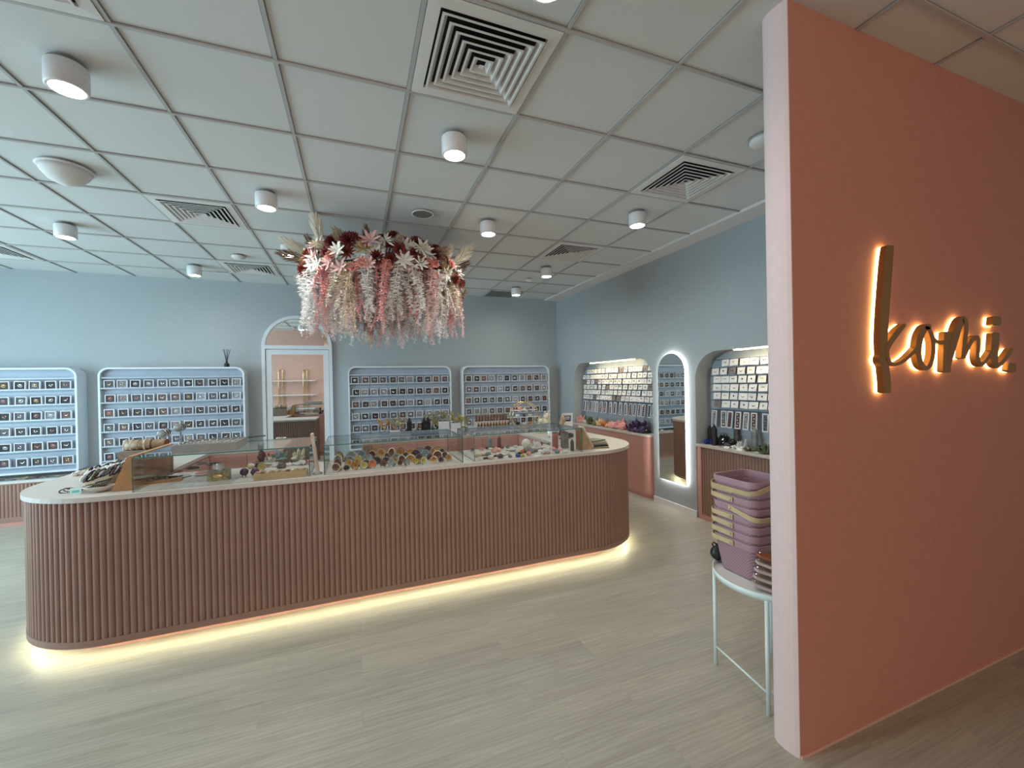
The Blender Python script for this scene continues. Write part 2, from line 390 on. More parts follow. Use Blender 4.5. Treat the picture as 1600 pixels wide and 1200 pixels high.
for a in ((-.26, -.24, .26, -.22), (-.26, .22, .26, .24), (-.26, -.24, -.24, .24), (.24, -.24, .26, .24)): f.box((a[0], a[1], -.006), (a[2], a[3], .006))
f.build('hatch_frame', M_tbar, t)

# ------------------------------------------------------------------ mirror door with arched fanlight mirror
AX0, AX1, AZ = -1.262, -.325, 2.13
def arch(x0, x1, zb, zs, n=22):
    r = (x1-x0)/2; cx = (x0+x1)/2
    return [(x1, zb), (x1, zs)]+[(cx+r*cos(pi*k/n), zs+r*sin(pi*k/n)) for k in range(1, n)]+[(x0, zs), (x0, zb)]
T_xz = Matrix(((1, 0, 0, 0), (0, 0, -1, 0), (0, 1, 0, 0), (0, 0, 0, 1)))   # local z -> -Y
def TY(y): m = T_xz.copy(); m.translation = (0, y, 0); return m
def frame_ring(outer, inner, y0, y1, mb=None):
    mb = mb or MB(); n = len(outer); vs = []
    for P, y in ((outer, y0), (inner, y0), (outer, y1), (inner, y1)): vs += [(p[0], y, p[1]) for p in P]
    fs = []
    for i in range(n-1):
        j = i+1; fs += [(2*n+i, 2*n+j, 3*n+j, 3*n+i), (i, n+i, n+j, j), (i, j, 2*n+j, 2*n+i), (n+i, 3*n+i, 3*n+j, n+j)]
    fs += [(0, n, 3*n, 2*n), (n-1, 3*n-1, 4*n-1, 2*n-1)]
    return mb.add(vs, fs)
dr = MB(); frame_ring(arch(AX0, AX1, 0, AZ), arch(AX0+.045, AX1-.045, 0, AZ), YB, YB-.05, dr)
dr.box((AX0+.045, YB-.05, 2.10), (AX1-.045, YB, 2.155))
door = struct(dr.build('door_1', M_frame), 'white arched door surround with mirror door and arched mirror above')
f = MB(); x0, x1 = AX0+.05, AX1-.05
for a in ((x0, 0, x0+.075, 2.095), (x1-.075, 0, x1, 2.095), (x0+.075, 2.02, x1-.075, 2.095), (x0+.075, 0, x1-.075, .1)): f.box((a[0], YB-.035, a[1]), (a[2], YB-.002, a[3]))
f.build('door_leaf', M_frame, door)
MB().box((x0+.075, YB-.022, .1), (x1-.075, YB-.004, 2.02)).build('mirror_pane', M_mirror, door)
MB().prism(arch(AX0+.046, AX1-.046, 2.156, 2.16), .004, .02, T=TY(YB)).build('arched_mirror', M_mirror, door)

# ------------------------------------------------------------------ rear display boards with jewellery boxes
PY = 6.70
def board(name_lab, x0, x1, tilt=0):
    t = thing('display_board', name_lab, 'display board', ((x0+x1)/2, YB, .56))
    w = (x1-x0)/2; H = 1.275
    out = rrect(-w, 0, w, H, [.11, .11, .02, .02], 8); inn = rrect(-w+.022, .022, w-.022, H-.022, [.09, .09, .005, .005], 8)
    out.append(out[0]); inn.append(inn[0])
    frame_ring(out, inn, -.001, -.205).build('frame', M_frame, t)
    MB().prism(inn[:-1], .0015, .15, T=T_xz).build('back_panel', M_board, t)
    r = MB()
    for k in range(6):
        z = 1.08+.0-.185*k; r = MB()
        hw = w-.025
        r.box((-hw, -.20, z-.078), (hw, -.150, z-.070)); r.box((-hw, -.203, z-.078), (hw, -.200, z-.062)); r.box((-hw, -.157, z+.066), (hw, -.150, z+.074))
        r.build('ledge', M_rail, t)
    r = MB(); hw = w-.025; r.box((-hw, -.19, 1.135), (hw, -.150, 1.15)); r.build('header_rail', M_rail, t)
    return t
BOARDS = [('far left', 'at the far left edge', -4.85, -3.23), ('left', 'between the far left board and the mirror door', -3.03, -1.445), ('middle', 'just right of the mirror door', -.106, 1.474), ('right', 'beside the right corner of the room', 1.657, 3.262)]
for b in BOARDS: board('pale rounded display board of jewellery boxes '+b[1], b[2], b[3])
padc = [(.03, .03, .04), (.05, .05, .06), (.10, .10, .12), (.22, .23, .26), (.07, .045, .04), (.14, .09, .08), (.30, .33, .38)]
mw, mh = .052, .051
fb = MB()
for a in ((-mw, -mh, mw, -mh+.008), (-mw, mh-.008, mw, mh), (-mw, -mh+.008, -mw+.008, mh-.008), (mw-.008, -mh+.008, mw, mh-.008)): fb.box((a[0], -.014, a[1]), (a[2], .012, a[3]))
me_frame = fb.mesh('frame', mat('white_box_rim', (.72, .75, .80), .35))
me_pads = [MB().box((-mw+.008, -.006, -mh+.008), (mw-.008, .011, mh-.008)).mesh('pad', mat('pad_%d' % k, c, .7, var=.5, vscale=90)) for k, c in enumerate(padc)]
M_jew = [mat('jewel_silver', (.85, .85, .86), .15, metal=1), mat('jewel_pearl', (.8, .8, .78), .2), mat('jewel_gold', (.8, .6, .35), .2, metal=1), mat('jewel_rose', (.6, .3, .28), .25)]
me_jew = []
for k in range(4):
    for q in range(3):
        j = MB(); 
        if q == 0: j.tube([(.020*cos(a), -.008, .015*sin(a)) for a in [2*pi*i/14 for i in range(14)]], .0028, 5, closed=True); j.ball((0, -.010, .004), .010, sq=(1.3, .5, .7))
        elif q == 1: j.ball((-.012, -.010, 0), .008, sq=(1, .5, 1)); j.ball((.012, -.010, .004), .008, sq=(1, .5, 1)); j.ball((0, -.010, -.012), .007, sq=(1.4, .5, .6))
        else: j.tube([(-.022, -.009, .010), (-.006, -.009, -.006), (.010, -.009, -.008), (.024, -.009, .008)], .0035, 5); j.ball((.002, -.011, -.008), .010, sq=(1, .5, .8))
        me_jew.append(j.mesh('jewel', M_jew[k], True))
ROWW = ['top', 'second', 'third', 'fourth', 'fifth', 'sixth']
rr = random.Random(3)
for bn, _, x0, x1 in BOARDS:
    pitch = (x1-x0-.075)/11
    for r_ in range(6):
        for c in range(11):
            if bn == 'far left' and c < 4: continue
            x = x0+.0375+pitch*(c+.5)+rr.uniform(-.010, .010); z = .56+1.08-.185*r_-.0175
            if bn != 'far left': clab = ORD[c]+' from left'
            else: clab = ORD[10-c]+' from right'
            t = thing('jewellery_box', 'small framed jewellery box, %s row, %s on the %s board' % (ROWW[r_], clab, bn), 'jewellery box', (x, PY+.016, z), 0, 'framed jewellery boxes on the %s board' % bn, rot=(rr.uniform(-.02, .02), rr.uniform(-.03, .03), rr.uniform(-.06, .06)))
            inst('frame', me_frame, t); inst('pad', rr.choice(me_pads[:4]+me_pads), t)
            inst('jewel', rr.choice(me_jew[:6]+me_jew), t, rot=(0, rr.uniform(-.7, .7), 0))
# low cabinets under the boards
def flute_strip(mb, p0, p1, z0, z1, pitch=.034, r=.010, mi=0, seg=6):
    p0, p1 = Vector(p0), Vector(p1); d = (p1-p0); L = d.length; d.normalize(); nrm = Vector((d.y, -d.x))
    n = max(1, round(L/pitch)); ps = []
    for i in range(n):
        for k in range(seg): s = (i+k/seg)*L/n; ps.append(p0+d*s+nrm*(r*1.0*sin(pi*k/seg)**.7))
    ps.append(p1)
    vs = [(p.x, p.y, z0) for p in ps]+[(p.x, p.y, z1) for p in ps]; N = len(ps)
    mb.add(vs, [(i, i+1, N+i+1, N+i) for i in range(N-1)], mi)
def low_cab(label, x0, x1):
    t = thing('low_cabinet', label, 'cabinet', ((x0+x1)/2, 0, 0)); w = (x1-x0)/2
    Y = 6.50; MB().box((-w, Y+.011, .0), (w, YB-.03, .49)).build('carcass', M_cab, t)
    m = MB(); flute_strip(m, (-w, Y+.011), (w, Y+.011), .10, .475); m.build('fluted_front', M_flute, t)
    MB().box((-w, Y+.002, .05), (w, Y+.011, .10)).build('skirting', M_flute, t)
    MB().prism(rrect(-w-.01, Y-.01, w+.01, YB-.03, [0, 0, .05, .05]), .49, .515).build('countertop', M_top, t)
low_cab('low fluted pink cabinet below the two left display boards', -4.95, -1.42)
low_cab('low fluted pink cabinet below the two boards right of the mirror door', -.08, 3.28)

# reed diffuser standing on the left board
t = thing('reed_diffuser', 'black reed diffuser bottle standing on top of the left display board', 'diffuser', (-1.665, 6.76, 1.836))
MB().lathe([(.028, 0), (.032, .004), (.032, .035), (.024, .052), (.012, .058), (.012, .072), (.015, .073), (.015, .080)], 18).build('bottle', M_black, t, True)
for a, b in ((-.045, .02), (-.02, -.02), (.0, .02), (.025, -.01), (.045, .01)):
    MB().tube([(a*.1, b*.1, .079), (a*.95, b, .245)], .0035, 5).build('reed', M_black, t)

# ------------------------------------------------------------------ island counter
OX0, OX1, OY0, OY1, RO = -1.96, 2.54, 3.035, 5.33, .60
IX0, IX1, IY0, IY1 = -1.31, 1.84, 3.65, 4.64
GX0, GX1 = -.69, .05
def offs(o):
    n = 14; P = []
    x0, x1, y0, y1, r = OX0+o, OX1-o, OY0+o, OY1-o, RO-o
    P.append((GX1+o+.02, y1))
    for cx, cy, a in ((x1-r, y1-r, pi/2), (x1-r, y0+r, 0), (x0+r, y0+r, -pi/2), (x0+r, y1-r, -pi)):
        for k in range(n+1): t = a-pi/2*k/n; P.append((cx+r*cos(t), cy+r*sin(t)))
    P.append((GX0-o-.02, y1)); return P
def cshape(o, io):
    P = offs(o)          # clockwise from gap right side round to gap left side
    P += [(GX0-o, OY1-o-.02), (GX0-o, IY1-io), (IX0-io, IY1-io), (IX0-io, IY0+io), (IX1+io, IY0+io), (IX1+io, IY1-io), (GX1+o, IY1-io), (GX1+o, OY1-o-.02)]
    return P[::-1]
isl = thing('display_counter', 'long rounded island counter with fluted dusty pink sides and glowing base', 'counter', (0, 0, 0))
MB().prism(cshape(0, -.012), .912, .94).build('countertop', M_top, isl)
# fluted wall following the outer path
def path_flutes(P, z0, z1, pitch, r, seg=6):
    P = [Vector(p) for p in P]; S = [0]
    for a, b in zip(P, P[1:]): S.append(S[-1]+(b-a).length)
    L = S[-1]; n = round(L/pitch); pts = []; idx = 0
    for i in range(n*seg+1):
        s = L*i/(n*seg)
        while idx < len(P)-2 and S[idx+1] < s: idx += 1
        u = (s-S[idx])/max(1e-9, S[idx+1]-S[idx]); p = P[idx].lerp(P[idx+1], min(1, u)); d = (P[idx+1]-P[idx]).normalized()
        nr = Vector((-d.y, d.x)); pts.append(p+nr*(r*sin(pi*(i % seg)/seg)**.6 if i % seg else 0))
    mb = MB(); N = len(pts); mb.add([(p.x, p.y, z0) for p in pts]+[(p.x, p.y, z1) for p in pts], [(i, i+1, N+i+1, N+i) for i in range(N-1)]); return mb
po = offs(.024); po = [(GX1+.024, IY1+.01), (GX1+.024, OY1-.06)]+po[0:]+[(GX0-.024, OY1-.06), (GX0-.024, IY1+.01)]
path_flutes(po, .118, .912, .0335, .0115).build('fluted_panel', M_flute, isl)
def band(o, z0, z1, inset=.03):
    a = offs(o); b = offs(o+inset); n = len(a); mb = MB(); vs = []
    for P, z in ((a, z0), (b, z0), (a, z1), (b, z1)): vs += [(p[0], p[1], z) for p in P]
    fs = []
    for i in range(n-1): j = i+1; fs += [(i, j, 2*n+j, 2*n+i), (n+i, 3*n+i, 3*n+j, n+j), (2*n+i, 2*n+j, 3*n+j, 3*n+i), (i, n+i, n+j, j)]
    return mb.add(vs, fs)
band(.010, .082, .119).build('skirting_band', M_flute, isl)
MB().prism(cshape(.15, -.02), 0, .082).build('plinth', M_cab, isl)
MB().prism(cshape(.012, 0), .0822, .0825).build('base_board', M_cab, isl) if False else None
st = band(.036, .0795, .0815, .022).build('light_strip', M_led, isl)
band(.040, .0818, .083, .075).build('underside', M_cab, isl)
# inner faces (staff side)
m = MB(); 
IPx = [(GX0, IY1), (IX0, IY1), (IX0, IY0), (IX1, IY0), (IX1, IY1), (GX1, IY1)]
for (a, b) in zip(IPx, IPx[1:]):
    m.add([(a[0], a[1], .08), (b[0], b[1], .08), (b[0], b[1], .912), (a[0], a[1], .912)], [(0, 1, 2, 3)])
m.build('inner_panel', M_cab, isl)
def cdoor(x0, x1, y, s, ax='x'):
    d = MB()
    if ax == 'x': d.box((x0+.003, min(y, y+s*.016), .12), (x1-.003, max(y, y+s*.016), .895))
    else: d.box((min(y, y+s*.016), x0+.003, .12), (max(y, y+s*.016), x1-.003, .895))
    return d.build('door', M_cab, isl)
xs = [.26, .62, 1.0, 1.37, 1.82]
for a, b in zip(xs, xs[1:]): cdoor(a, b, IY1-.0005, -1)
xs = [-1.29, -.99, -.71]
for a, b in zip(xs, xs[1:]): cdoor(a, b, IY1-.0005, -1)
for a, b in ((3.68, 4.15), (4.15, 4.62)): cdoor(a, b, IX0+.0005, 1, 'y'); cdoor(a, b, IX1-.0005, -1, 'y')
MB().box((IX1-.024, 4.35, .72), (IX1-.016, 4.43, .80)).build('power_socket', M_white, isl)
m = MB(); flute_strip(m, (GX1, IY1-.001), (.15, IY1-.001), .10, .905, pitch=.033, r=.011); m.build('fluted_end', M_flute, isl)
MB().box((.152, IY1-.016, .12), (.257, IY1-.001, .895)).build('wooden_drawer', M_wood, isl)

# glass display cases on the front run
ZT = .94; ZG = 1.143; GY0, GY1 = 3.075, 3.635
def pane(t, name, a, b):
    n = 0; mb = MB().box(a, b)
    # edge faces of a pane are green: all but the two largest faces
    dims = [b[i]-a[i] for i in range(3)]; ax = dims.index(min(dims)); fa = {2: (0, 1), 1: (2, 4), 0: (3, 5)}[ax]
    for i in range(6): mb.m[i] = 0 if i in fa else 1
    return mb.build(name, [M_glass, M_edge], t)
def glass_case(label, x0, x1):
    t = thing('glass_display_case', label, 'glass case', ((x0+x1)/2, 0, ZT)); w = (x1-x0)/2; h = ZG-ZT; g = .006
    pane(t, 'front_pane', (-w, GY0, 0), (w, GY0+g, h-g)); pane(t, 'back_pane', (-w, GY1-g, 0), (w, GY1, h-g))
    pane(t, 'side_pane', (-w, GY0+g, 0), (-w+g, GY1-g, h-g)); pane(t, 'side_pane', (w-g, GY0+g, 0), (w, GY1-g, h-g))
    pane(t, 'top_pane', (-w, GY0, h-g), (w, GY1, h))
CASES = [(-1.245, -.298), (-.212, .757), (.845, 1.795)]
for (a, b), lb in zip(CASES, ('leftmost long glass display case on the island counter', 'middle glass display case full of cut geodes on the island', 'rightmost glass display case holding white stones and a clear rod')):
    glass_case(lb, a, b)
# ------------------------------------------------------------------ right wall: niche cabinets, mirror, strips
t = thing('niche_cabinet', 'plain blush pink cabinet with a rounded end in the far arched niche', 'cabinet', (0, 0, 0))
def niche_out(x0, x1, ya, yb, r, n=10):
    P = [(x1, yb), (x0, yb), (x0, ya+r)]
    for k in range(1, n+1): a = pi+pi/2*k/n; P.append((x0+r+r*cos(a), ya+r+r*sin(a)))
    P.append((x1, ya)); return P
MB().prism(niche_out(3.498, 3.745, 4.285, 6.29, .17), .055, .805).build('carcass', M_cab, t)
MB().prism(niche_out(3.515, 3.745, 4.30, 6.28, .17), 0, .055).build('plinth', M_cab, t)
MB().prism(niche_out(3.485, 3.745, 4.275, 6.295, .18), .805, .83).build('countertop', M_top, t)
t = thing('niche_cabinet', 'fluted pink cabinet in the near arched niche behind the baskets', 'cabinet', (0, 0, 0))
MB().box((3.548, 1.46, 0), (3.745, 3.555, .80)).build('carcass', M_cab, t)
m = MB(); flute_strip(m, (3.548, 3.50), (3.548, 1.46), .06, .785, pitch=.034, r=.014); m.build('fluted_front', M_flute, t)
MB().box((3.535, 1.46, 0), (3.548, 3.555, .055)).build('skirting', M_cab, t)
MB().box((3.53, 3.50, .055), (3.548, 3.555, .80)).build('end_stile', M_cab, t)
MB().box((3.510, 1.46, .80), (3.745, 3.560, .825)).build('countertop', M_top, t)
# illuminated pill mirror
t = thing('pill_mirror', 'tall round topped wall mirror with a bright white backlit edge', 'mirror', (XR, 3.912, .33))
def pill(w, z0, z1, n=20): return [(w, z0)]+[(w*cos(pi*k/n), z1-w+w*sin(pi*k/n)) for k in range(n+1)]+[(-w, z0)]
def TX(x0, x1=None): m = T_yz.copy(); m.translation = (x0, 0, 0); return m
MB().prism(pill(.217, 0, 1.52), -.034, -.030, T=TX(0)).build('mirror_pane', M_mirror, t)
MB().prism(pill(.219, -.002, 1.522), -.0299, -.024, T=TX(0)).build('backing', M_white, t)
MB().prism(pill(.206, .011, 1.511), -.0239, -.001, T=TX(0)).build('backlight', M_ledw, t)
for ya, yb, lb in ((4.66, 5.80, 'warm linear light in the ceiling of the far arched niche'), (1.9, 3.08, 'warm linear light in the ceiling of the near arched niche')):
    t = thing('linear_light', lb, 'strip light', (3.56, (ya+yb)/2, 1.833)); h = (yb-ya)/2
    MB().box((-.012, -h, -.003), (.012, h, .001)).build('housing', M_white, t)
    MB().box((-.009, -h+.005, -.012), (.009, h-.005, -.0032)).build('diffuser', mat('warm_strip', (1, .85, .55), emit=22, ecol=(1, .80, .48)), t)

# niche boards with jewellery cards
M_card = mat('white_card', (.78, .77, .75), .6); M_card2 = mat('kraft_card', (.22, .18, .17), .6)
M_rod = mat('dark_rail', (.09, .10, .12), .5)
me_card = []
for k in range(4):
    w_ = (.043, .048, .052, .045)[k]; m = MB().box((-.001, -w_, -.070), (.001, w_, 0)); me_card.append(m.mesh('card', M_card))
me_cardk = MB().box((-.001, -.045, -.070), (.001, .045, 0)).mesh('card', M_card2)
me_ear = []
for k in range(3):
    m = MB(); 
    if k == 0: m.ball((-.004, -.010, -.028), .006); m.ball((-.004, .010, -.028), .006)
    elif k == 1: m.tube([(-.003, .016*cos(a), -.03+.012*sin(a)) for a in [pi+pi*i/8 for i in range(9)]], .002, 5); m.ball((-.004, 0, -.043), .005)
    else: m.ball((-.004, 0, -.032), .009, sq=(.6, 1, 1))
    for c in (0, 1): me_ear.append(m.mesh('jewel', (M_jew[2], mat('dark_gem', (.08, .05, .10), .2))[c], True))
fb = MB(); 
for a in ((-.030, -.175, .030, -.165), (-.030, -.010, .030, 0), (-.030, -.165, -.022, -.010), (.022, -.165, .030, -.010)): fb.box((-.006, a[0], a[1]), (.006, a[2], a[3]))
me_lf = fb.mesh('frame', mat('white_box_rim', (.7, .7, .7)))
me_lp = [MB().box((-.004, -.022, -.165), (.006, .022, -.010)).mesh('pad', mm) for mm in (mat('pad_slate', (.10, .11, .15), .6, var=.6, vscale=60), mat('pad_lilac', (.22, .22, .28), .6, var=.6, vscale=60), mat('pad_maroon', (.10, .045, .05), .6, var=.5, vscale=60))]
bc = MB()
for q in range(5): bc.ball((-.006, .004*(-1)**q, -.030-.028*q), .0075)
me_lj = [bc.mesh('jewel', m_, True) for m_ in (M_jew[0], M_jew[2], mat('dark_gem', (.08, .05, .10)))]
M_nb = mat('niche_board', (.38, .43, .49), .6)
for nn, ya, yb, rows, zl, cl in (('far', 4.36, 6.24, (1.735, 1.645, 1.562, 1.480, 1.395, 1.312), 1.215, 'far'), ('near', 2.1, 3.50, (1.745, 1.655, 1.568, 1.482, 1.392, 1.305), 1.20, 'near')):
    t = thing('card_display_rack', 'grey rail rack of jewellery cards inside the %s arched niche' % nn, 'display rack', (3.745, (ya+yb)/2, .95)); h = (yb-ya)/2
    MB().box((-.012, -h-.02, .0), (-.001, h+.02, .82)).build('back_panel', M_nb, t)
    for z in rows: MB().box((-.060, -h, z-.95-.002), (-.012, h, z-.95+.004)).build('rail', M_rod, t)
    MB().box((-.060, -h, zl-.95-.001), (-.012, h, zl-.95+.006)).build('rail', M_rod, t)
    for ri, z in enumerate(rows):
        y = yb-.05-rr.uniform(0, .05)-(.14 if ri == 0 else 0); c = 0
        while y > ya+.05:
            kr = rr.random() < .09
            t = thing('jewellery_card', 'white jewellery card' if not kr else 'dark jewellery card', 'jewellery card', (3.745-.063, y, z-.002), 0, 'cards on the %s niche rack' % nn, rot=(rr.uniform(-.05, .05), rr.uniform(.10, .22), rr.uniform(-.08, .08)))
            t['label'] = '%s jewellery card, %s row from top, %s from left in the %s niche' % ('dark' if kr else 'white', ROWW[ri], ORD[c] if c < 22 else 'last', nn)
            inst('card', me_cardk if kr else rr.choice(me_card), t); inst('jewel', rr.choice(me_ear), t); c += 1
            y -= rr.choice((.102, .106, .112, .125, .108))
    y = yb-.06; c = 0
    while y > ya+.03:
        t = thing('bracelet_box', 'tall narrow white framed bracelet box, %s from left in the %s niche' % (ORD[c] if c < 22 else 'last', nn), 'jewellery box', (3.745-.070, y, zl-.005), 0, 'tall framed bracelet boxes in the %s niche' % nn, rot=(rr.uniform(-.07, .07), .10, rr.uniform(-.06, .06)))
        inst('frame', me_lf, t); inst('pad', rr.choice(me_lp), t); inst('jewel', rr.choice(me_lj), t); c += 1
        y -= rr.choice((.078, .085, .095, .12)) if nn == 'near' else rr.choice((.085, .1, .12, .14))

# ------------------------------------------------------------------ minerals and small goods
RND = random.Random(11)
def gm(name, c, rough=.35, **k): return mat('stone_'+name, c, rough, **k)
SM = {'clear': gm('clear', (.72, .74, .74), .08, spec=.9), 'white': gm('white', (.72, .70, .66), .4, var=.1), 'pink': gm('pink', (.74, .36, .34), .3, var=.15), 'peach': gm('peach', (.72, .45, .28), .4, var=.2),
 'purple': gm('purple', (.055, .028, .085), .2, var=.5, vscale=60), 'black': gm('black', (.018, .018, .022), .12), 'amber': gm('amber', (.42, .22, .06), .3, var=.4, vscale=50), 'brown': gm('brown', (.12, .05, .035), .25, var=.4, vscale=50),
 'grey': gm('grey', (.20, .21, .21), .4, var=.3), 'blue': gm('blue', (.03, .06, .35), .25, var=.3), 'teal': gm('teal', (.16, .25, .26), .5, var=.3, vscale=80), 'green': gm('green', (.10, .13, .06), .35, var=.4),
 'cream': gm('cream', (.62, .58, .44), .5, var=.1), 'yellow': gm('yellow', (.45, .40, .10), .35, var=.3), 'orange': gm('orange', (.50, .14, .03), .3, var=.3), 'smoke': gm('smoke', (.10, .09, .09), .15, var=.3), 'olive': gm('olive', (.22, .20, .08), .5, var=.3), 'maroon': gm('maroon', (.10, .02, .03), .3, var=.3), 'slate': gm('slate', (.22, .29, .33), .4, var=.3), 'tan': gm('tan', (.40, .29, .18), .5, var=.2)}
def lump(m, c, r, sq=(1, 1, 1), jit=.16, n=10, mm=6): return m.ball(c, r, n=n, m=mm, sq=sq, jit=jit, rnd=RND)
def point(m, c, r, h, tilt=(0, 0), n=6, mi=0):
    T = Matrix.Translation(c) @ Matrix.Rotation(tilt[0], 4, 'X') @ Matrix.Rotation(tilt[1], 4, 'Y')
    return m.lathe([(r*.95, 0), (r, h*.15), (r*.9, h*.72), (r*.05, h)], n, mi, T)
def stone(kind, col, label, cat, p, s, group=None, name=None, rz=None):
    p = Vector(p); rz = RND.uniform(-.6, .6) if rz is None else rz
    mt = SM[col]
    if kind == 'lump':
        m = MB(); lump(m, (0, 0, s*.62), s, (1, .8, .66)); o = m.build(name or 'tumbled_stone', mt)
    elif kind == 'pile':
        m = MB()
        for _ in range(9): a = RND.uniform(0, 6.28); d = RND.uniform(0, .75)*s; lump(m, (d*cos(a), d*sin(a), s*.25+s*.35*(1-d/s)*RND.random()), s*.36, jit=.25)
        o = m.build(name or 'rough_crystal', mt)
    elif kind == 'cluster':
        m = MB(); lump(m, (0, 0, s*.22), s*.75, (1, .8, .34), .12)
        for _ in range(15): a = RND.uniform(0, 6.28); d = RND.uniform(0, .6)*s; point(m, (d*cos(a), d*sin(a)*.8, s*.2), s*RND.uniform(.10, .19), s*RND.uniform(.5, 1.15), (-.7*d/s*sin(a), .7*d/s*cos(a)))
        o = m.build(name or 'crystal_cluster', mt)
    elif kind == 'tower':
        m = MB(); m.lathe([(s*.27, 0), (s*.25, s*1.5), (s*.02, s*2)], 6); o = m.build(name or 'crystal_tower', mt)
    elif kind == 'sphere':
        o = thing(name or 'crystal_ball', label, cat, p)
        m = MB(); m.lathe([(s*.55, 0), (s*.6, s*.1), (s*.4, s*.25), (s*.52, s*.38)], 14); m.build('ring_stand', M_steel, o, True)
        m = MB(); m.ball((0, 0, s*1.2), s, n=16, m=10); m.build('ball', mt, o, True); tag(o, None, None, group); return o
    elif kind == 'geode':
        o = thing(name or 'geode_half', label, cat, p, rz+RND.uniform(-.3, .3), group)
        m = MB(); sc_ = (1, .62, 1.05); n, k_ = 14, 5; vs = []; fs = []
        for i in range(k_):
            t_ = pi/2*i/k_; 
            for k in range(n): a = 2*pi*k/n; j = RND.uniform(.93, 1.06) if i else 1; vs.append((s*cos(t_)*cos(a)*j, s*sin(t_)*.75*j, s+s*cos(t_)*sin(a)*sc_[2]*j))
        vs.append((0, s*.78, s)); e = len(vs)-1
        for i in range(k_-1):
            for k in range(n): a, b = i*n+k, i*n+(k+1) % n; fs.append((a, b, b+n, a+n))
        for k in range(n): fs.append(((k_-1)*n+k, (k_-1)*n+(k+1) % n, e))
        m.add(vs, fs); rim = SM[RND.choice(('grey', 'cream', 'slate', 'amber', 'tan'))] if col != 'slate' else SM['grey']
        m.build('shell', rim, o, True)
        m = MB(); m.add([(s*cos(2*pi*k/n), 0, s+s*1.05*sin(2*pi*k/n)) for k in range(n)]+[(s*.84*cos(2*pi*k/n), -.002, s+s*.88*sin(2*pi*k/n)) for k in range(n)], [(k, (k+1) % n, n+(k+1) % n, n+k) for k in range(n)], 0)
        m.build('rim_face', SM[RND.choice(('tan', 'cream', 'grey', 'olive', 'slate', 'brown'))], o)
        m = MB(); m.add([(s*.84*cos(2*pi*k/n), -.002, s+s*.88*sin(2*pi*k/n)) for k in range(n)]+[(0, .012, s)], [(k, (k+1) % n, n) for k in range(n)], 0)
        m.build('crystal_face', mt, o)
        st = MB().box((-s*.35, -.004, -.0), (s*.35, s*.7, .004)); st.build('stand', SM['clear'], o)
        o.rotation_euler = (-RND.uniform(.10, .5), RND.uniform(-.15, .15), rz*1.5); o.scale = (RND.uniform(.75, 1.2), RND.uniform(.9, 1.2), RND.uniform(.85, 1.15)); o.location = p+Vector((0, 0, .003)); return o
    elif kind == 'disc':
        m = MB(); m.lathe([(s, 0), (s*1.02, .004), (s, .010), (s*.3, .012)], 18); o = m.build(name or 'stone_slice', mt, None)
    elif kind == 'plates':
        m = MB()
        for k in range(6): T = Matrix.Translation((s*.22*(k-2.5), s*.1*RND.uniform(-1, 1), s*.05+s*.06*RND.random())) @ Matrix.Rotation(RND.uniform(-.3, .3), 4, 'Y') @ Matrix.Rotation(RND.uniform(0, 3), 4, 'Z'); m.box((-s*.35, -s*.18, -.002), (s*.35, s*.18, .004), 0, T)
        o = m.build(name or 'stone_slabs', mt)
    o.location = p; o.rotation_euler = (0, 0, rz); return tag(o, label, cat, group)

def NX(px, py, z=.83, X=3.60): # point on a niche shelf, clamped inside it
    p = at(px, py, z); return Vector((min(max(p.x, 3.53), 3.70), p.y, z))
# far niche shelf goods (pixel row across the shelf gives their place along it)
far = [(907, 'cluster', 'pink', 'pale pink crystal cluster at the left end of the far niche shelf', .075), (918, 'pile', 'cream', 'cream rough crystals in the far niche beside the pale pink cluster', .06),
 (925, 'cluster', 'green', 'dark green pointed crystal cluster on the far niche shelf', .075), (934, 'pile', 'olive', 'olive brown rough crystals in the far niche left of the peach ones', .06), (941, 'cluster', 'peach', 'peach crystal cluster in the far niche between green and orange', .08),
 (947, 'pile', 'orange', 'orange brown rough crystals beside the peach cluster in the far niche', .07), (954, 'pile', 'peach', 'peach rough crystals left of the pink ones in the far niche', .065), (961, 'pile', 'pink', 'pink rough crystal heap, larger left one in the far niche', .085), (968, 'cluster', 'pink', 'pink crystal cluster standing up behind the two pink heaps', .085),
 (975, 'pile', 'pink', 'pink rough crystal heap, right one in the far niche', .08), (983, 'pile', 'peach', 'small peach crystals between pink and purple heaps in the far niche', .055), (990, 'cluster', 'purple', 'dark purple crystal cluster, left one in the far niche', .09),
 (998, 'cluster', 'purple', 'dark purple crystal cluster, middle one in the far niche', .10), (1005, 'pile', 'purple', 'dark purple rough crystals near the right end of the far niche', .085), (1013, 'lump', 'black', 'small black stone at the right end of the far niche shelf', .03)]
for px, k, c, lb, s in far:
    p = atx(px, 660, 3.63); stone(k, c, lb, 'crystal', (3.62, p.y, .831), s*1.45, rz=0)
for px, c, lb in ((915, 'white', 'left white price cards'), (985, 'white', 'right')):
    pass
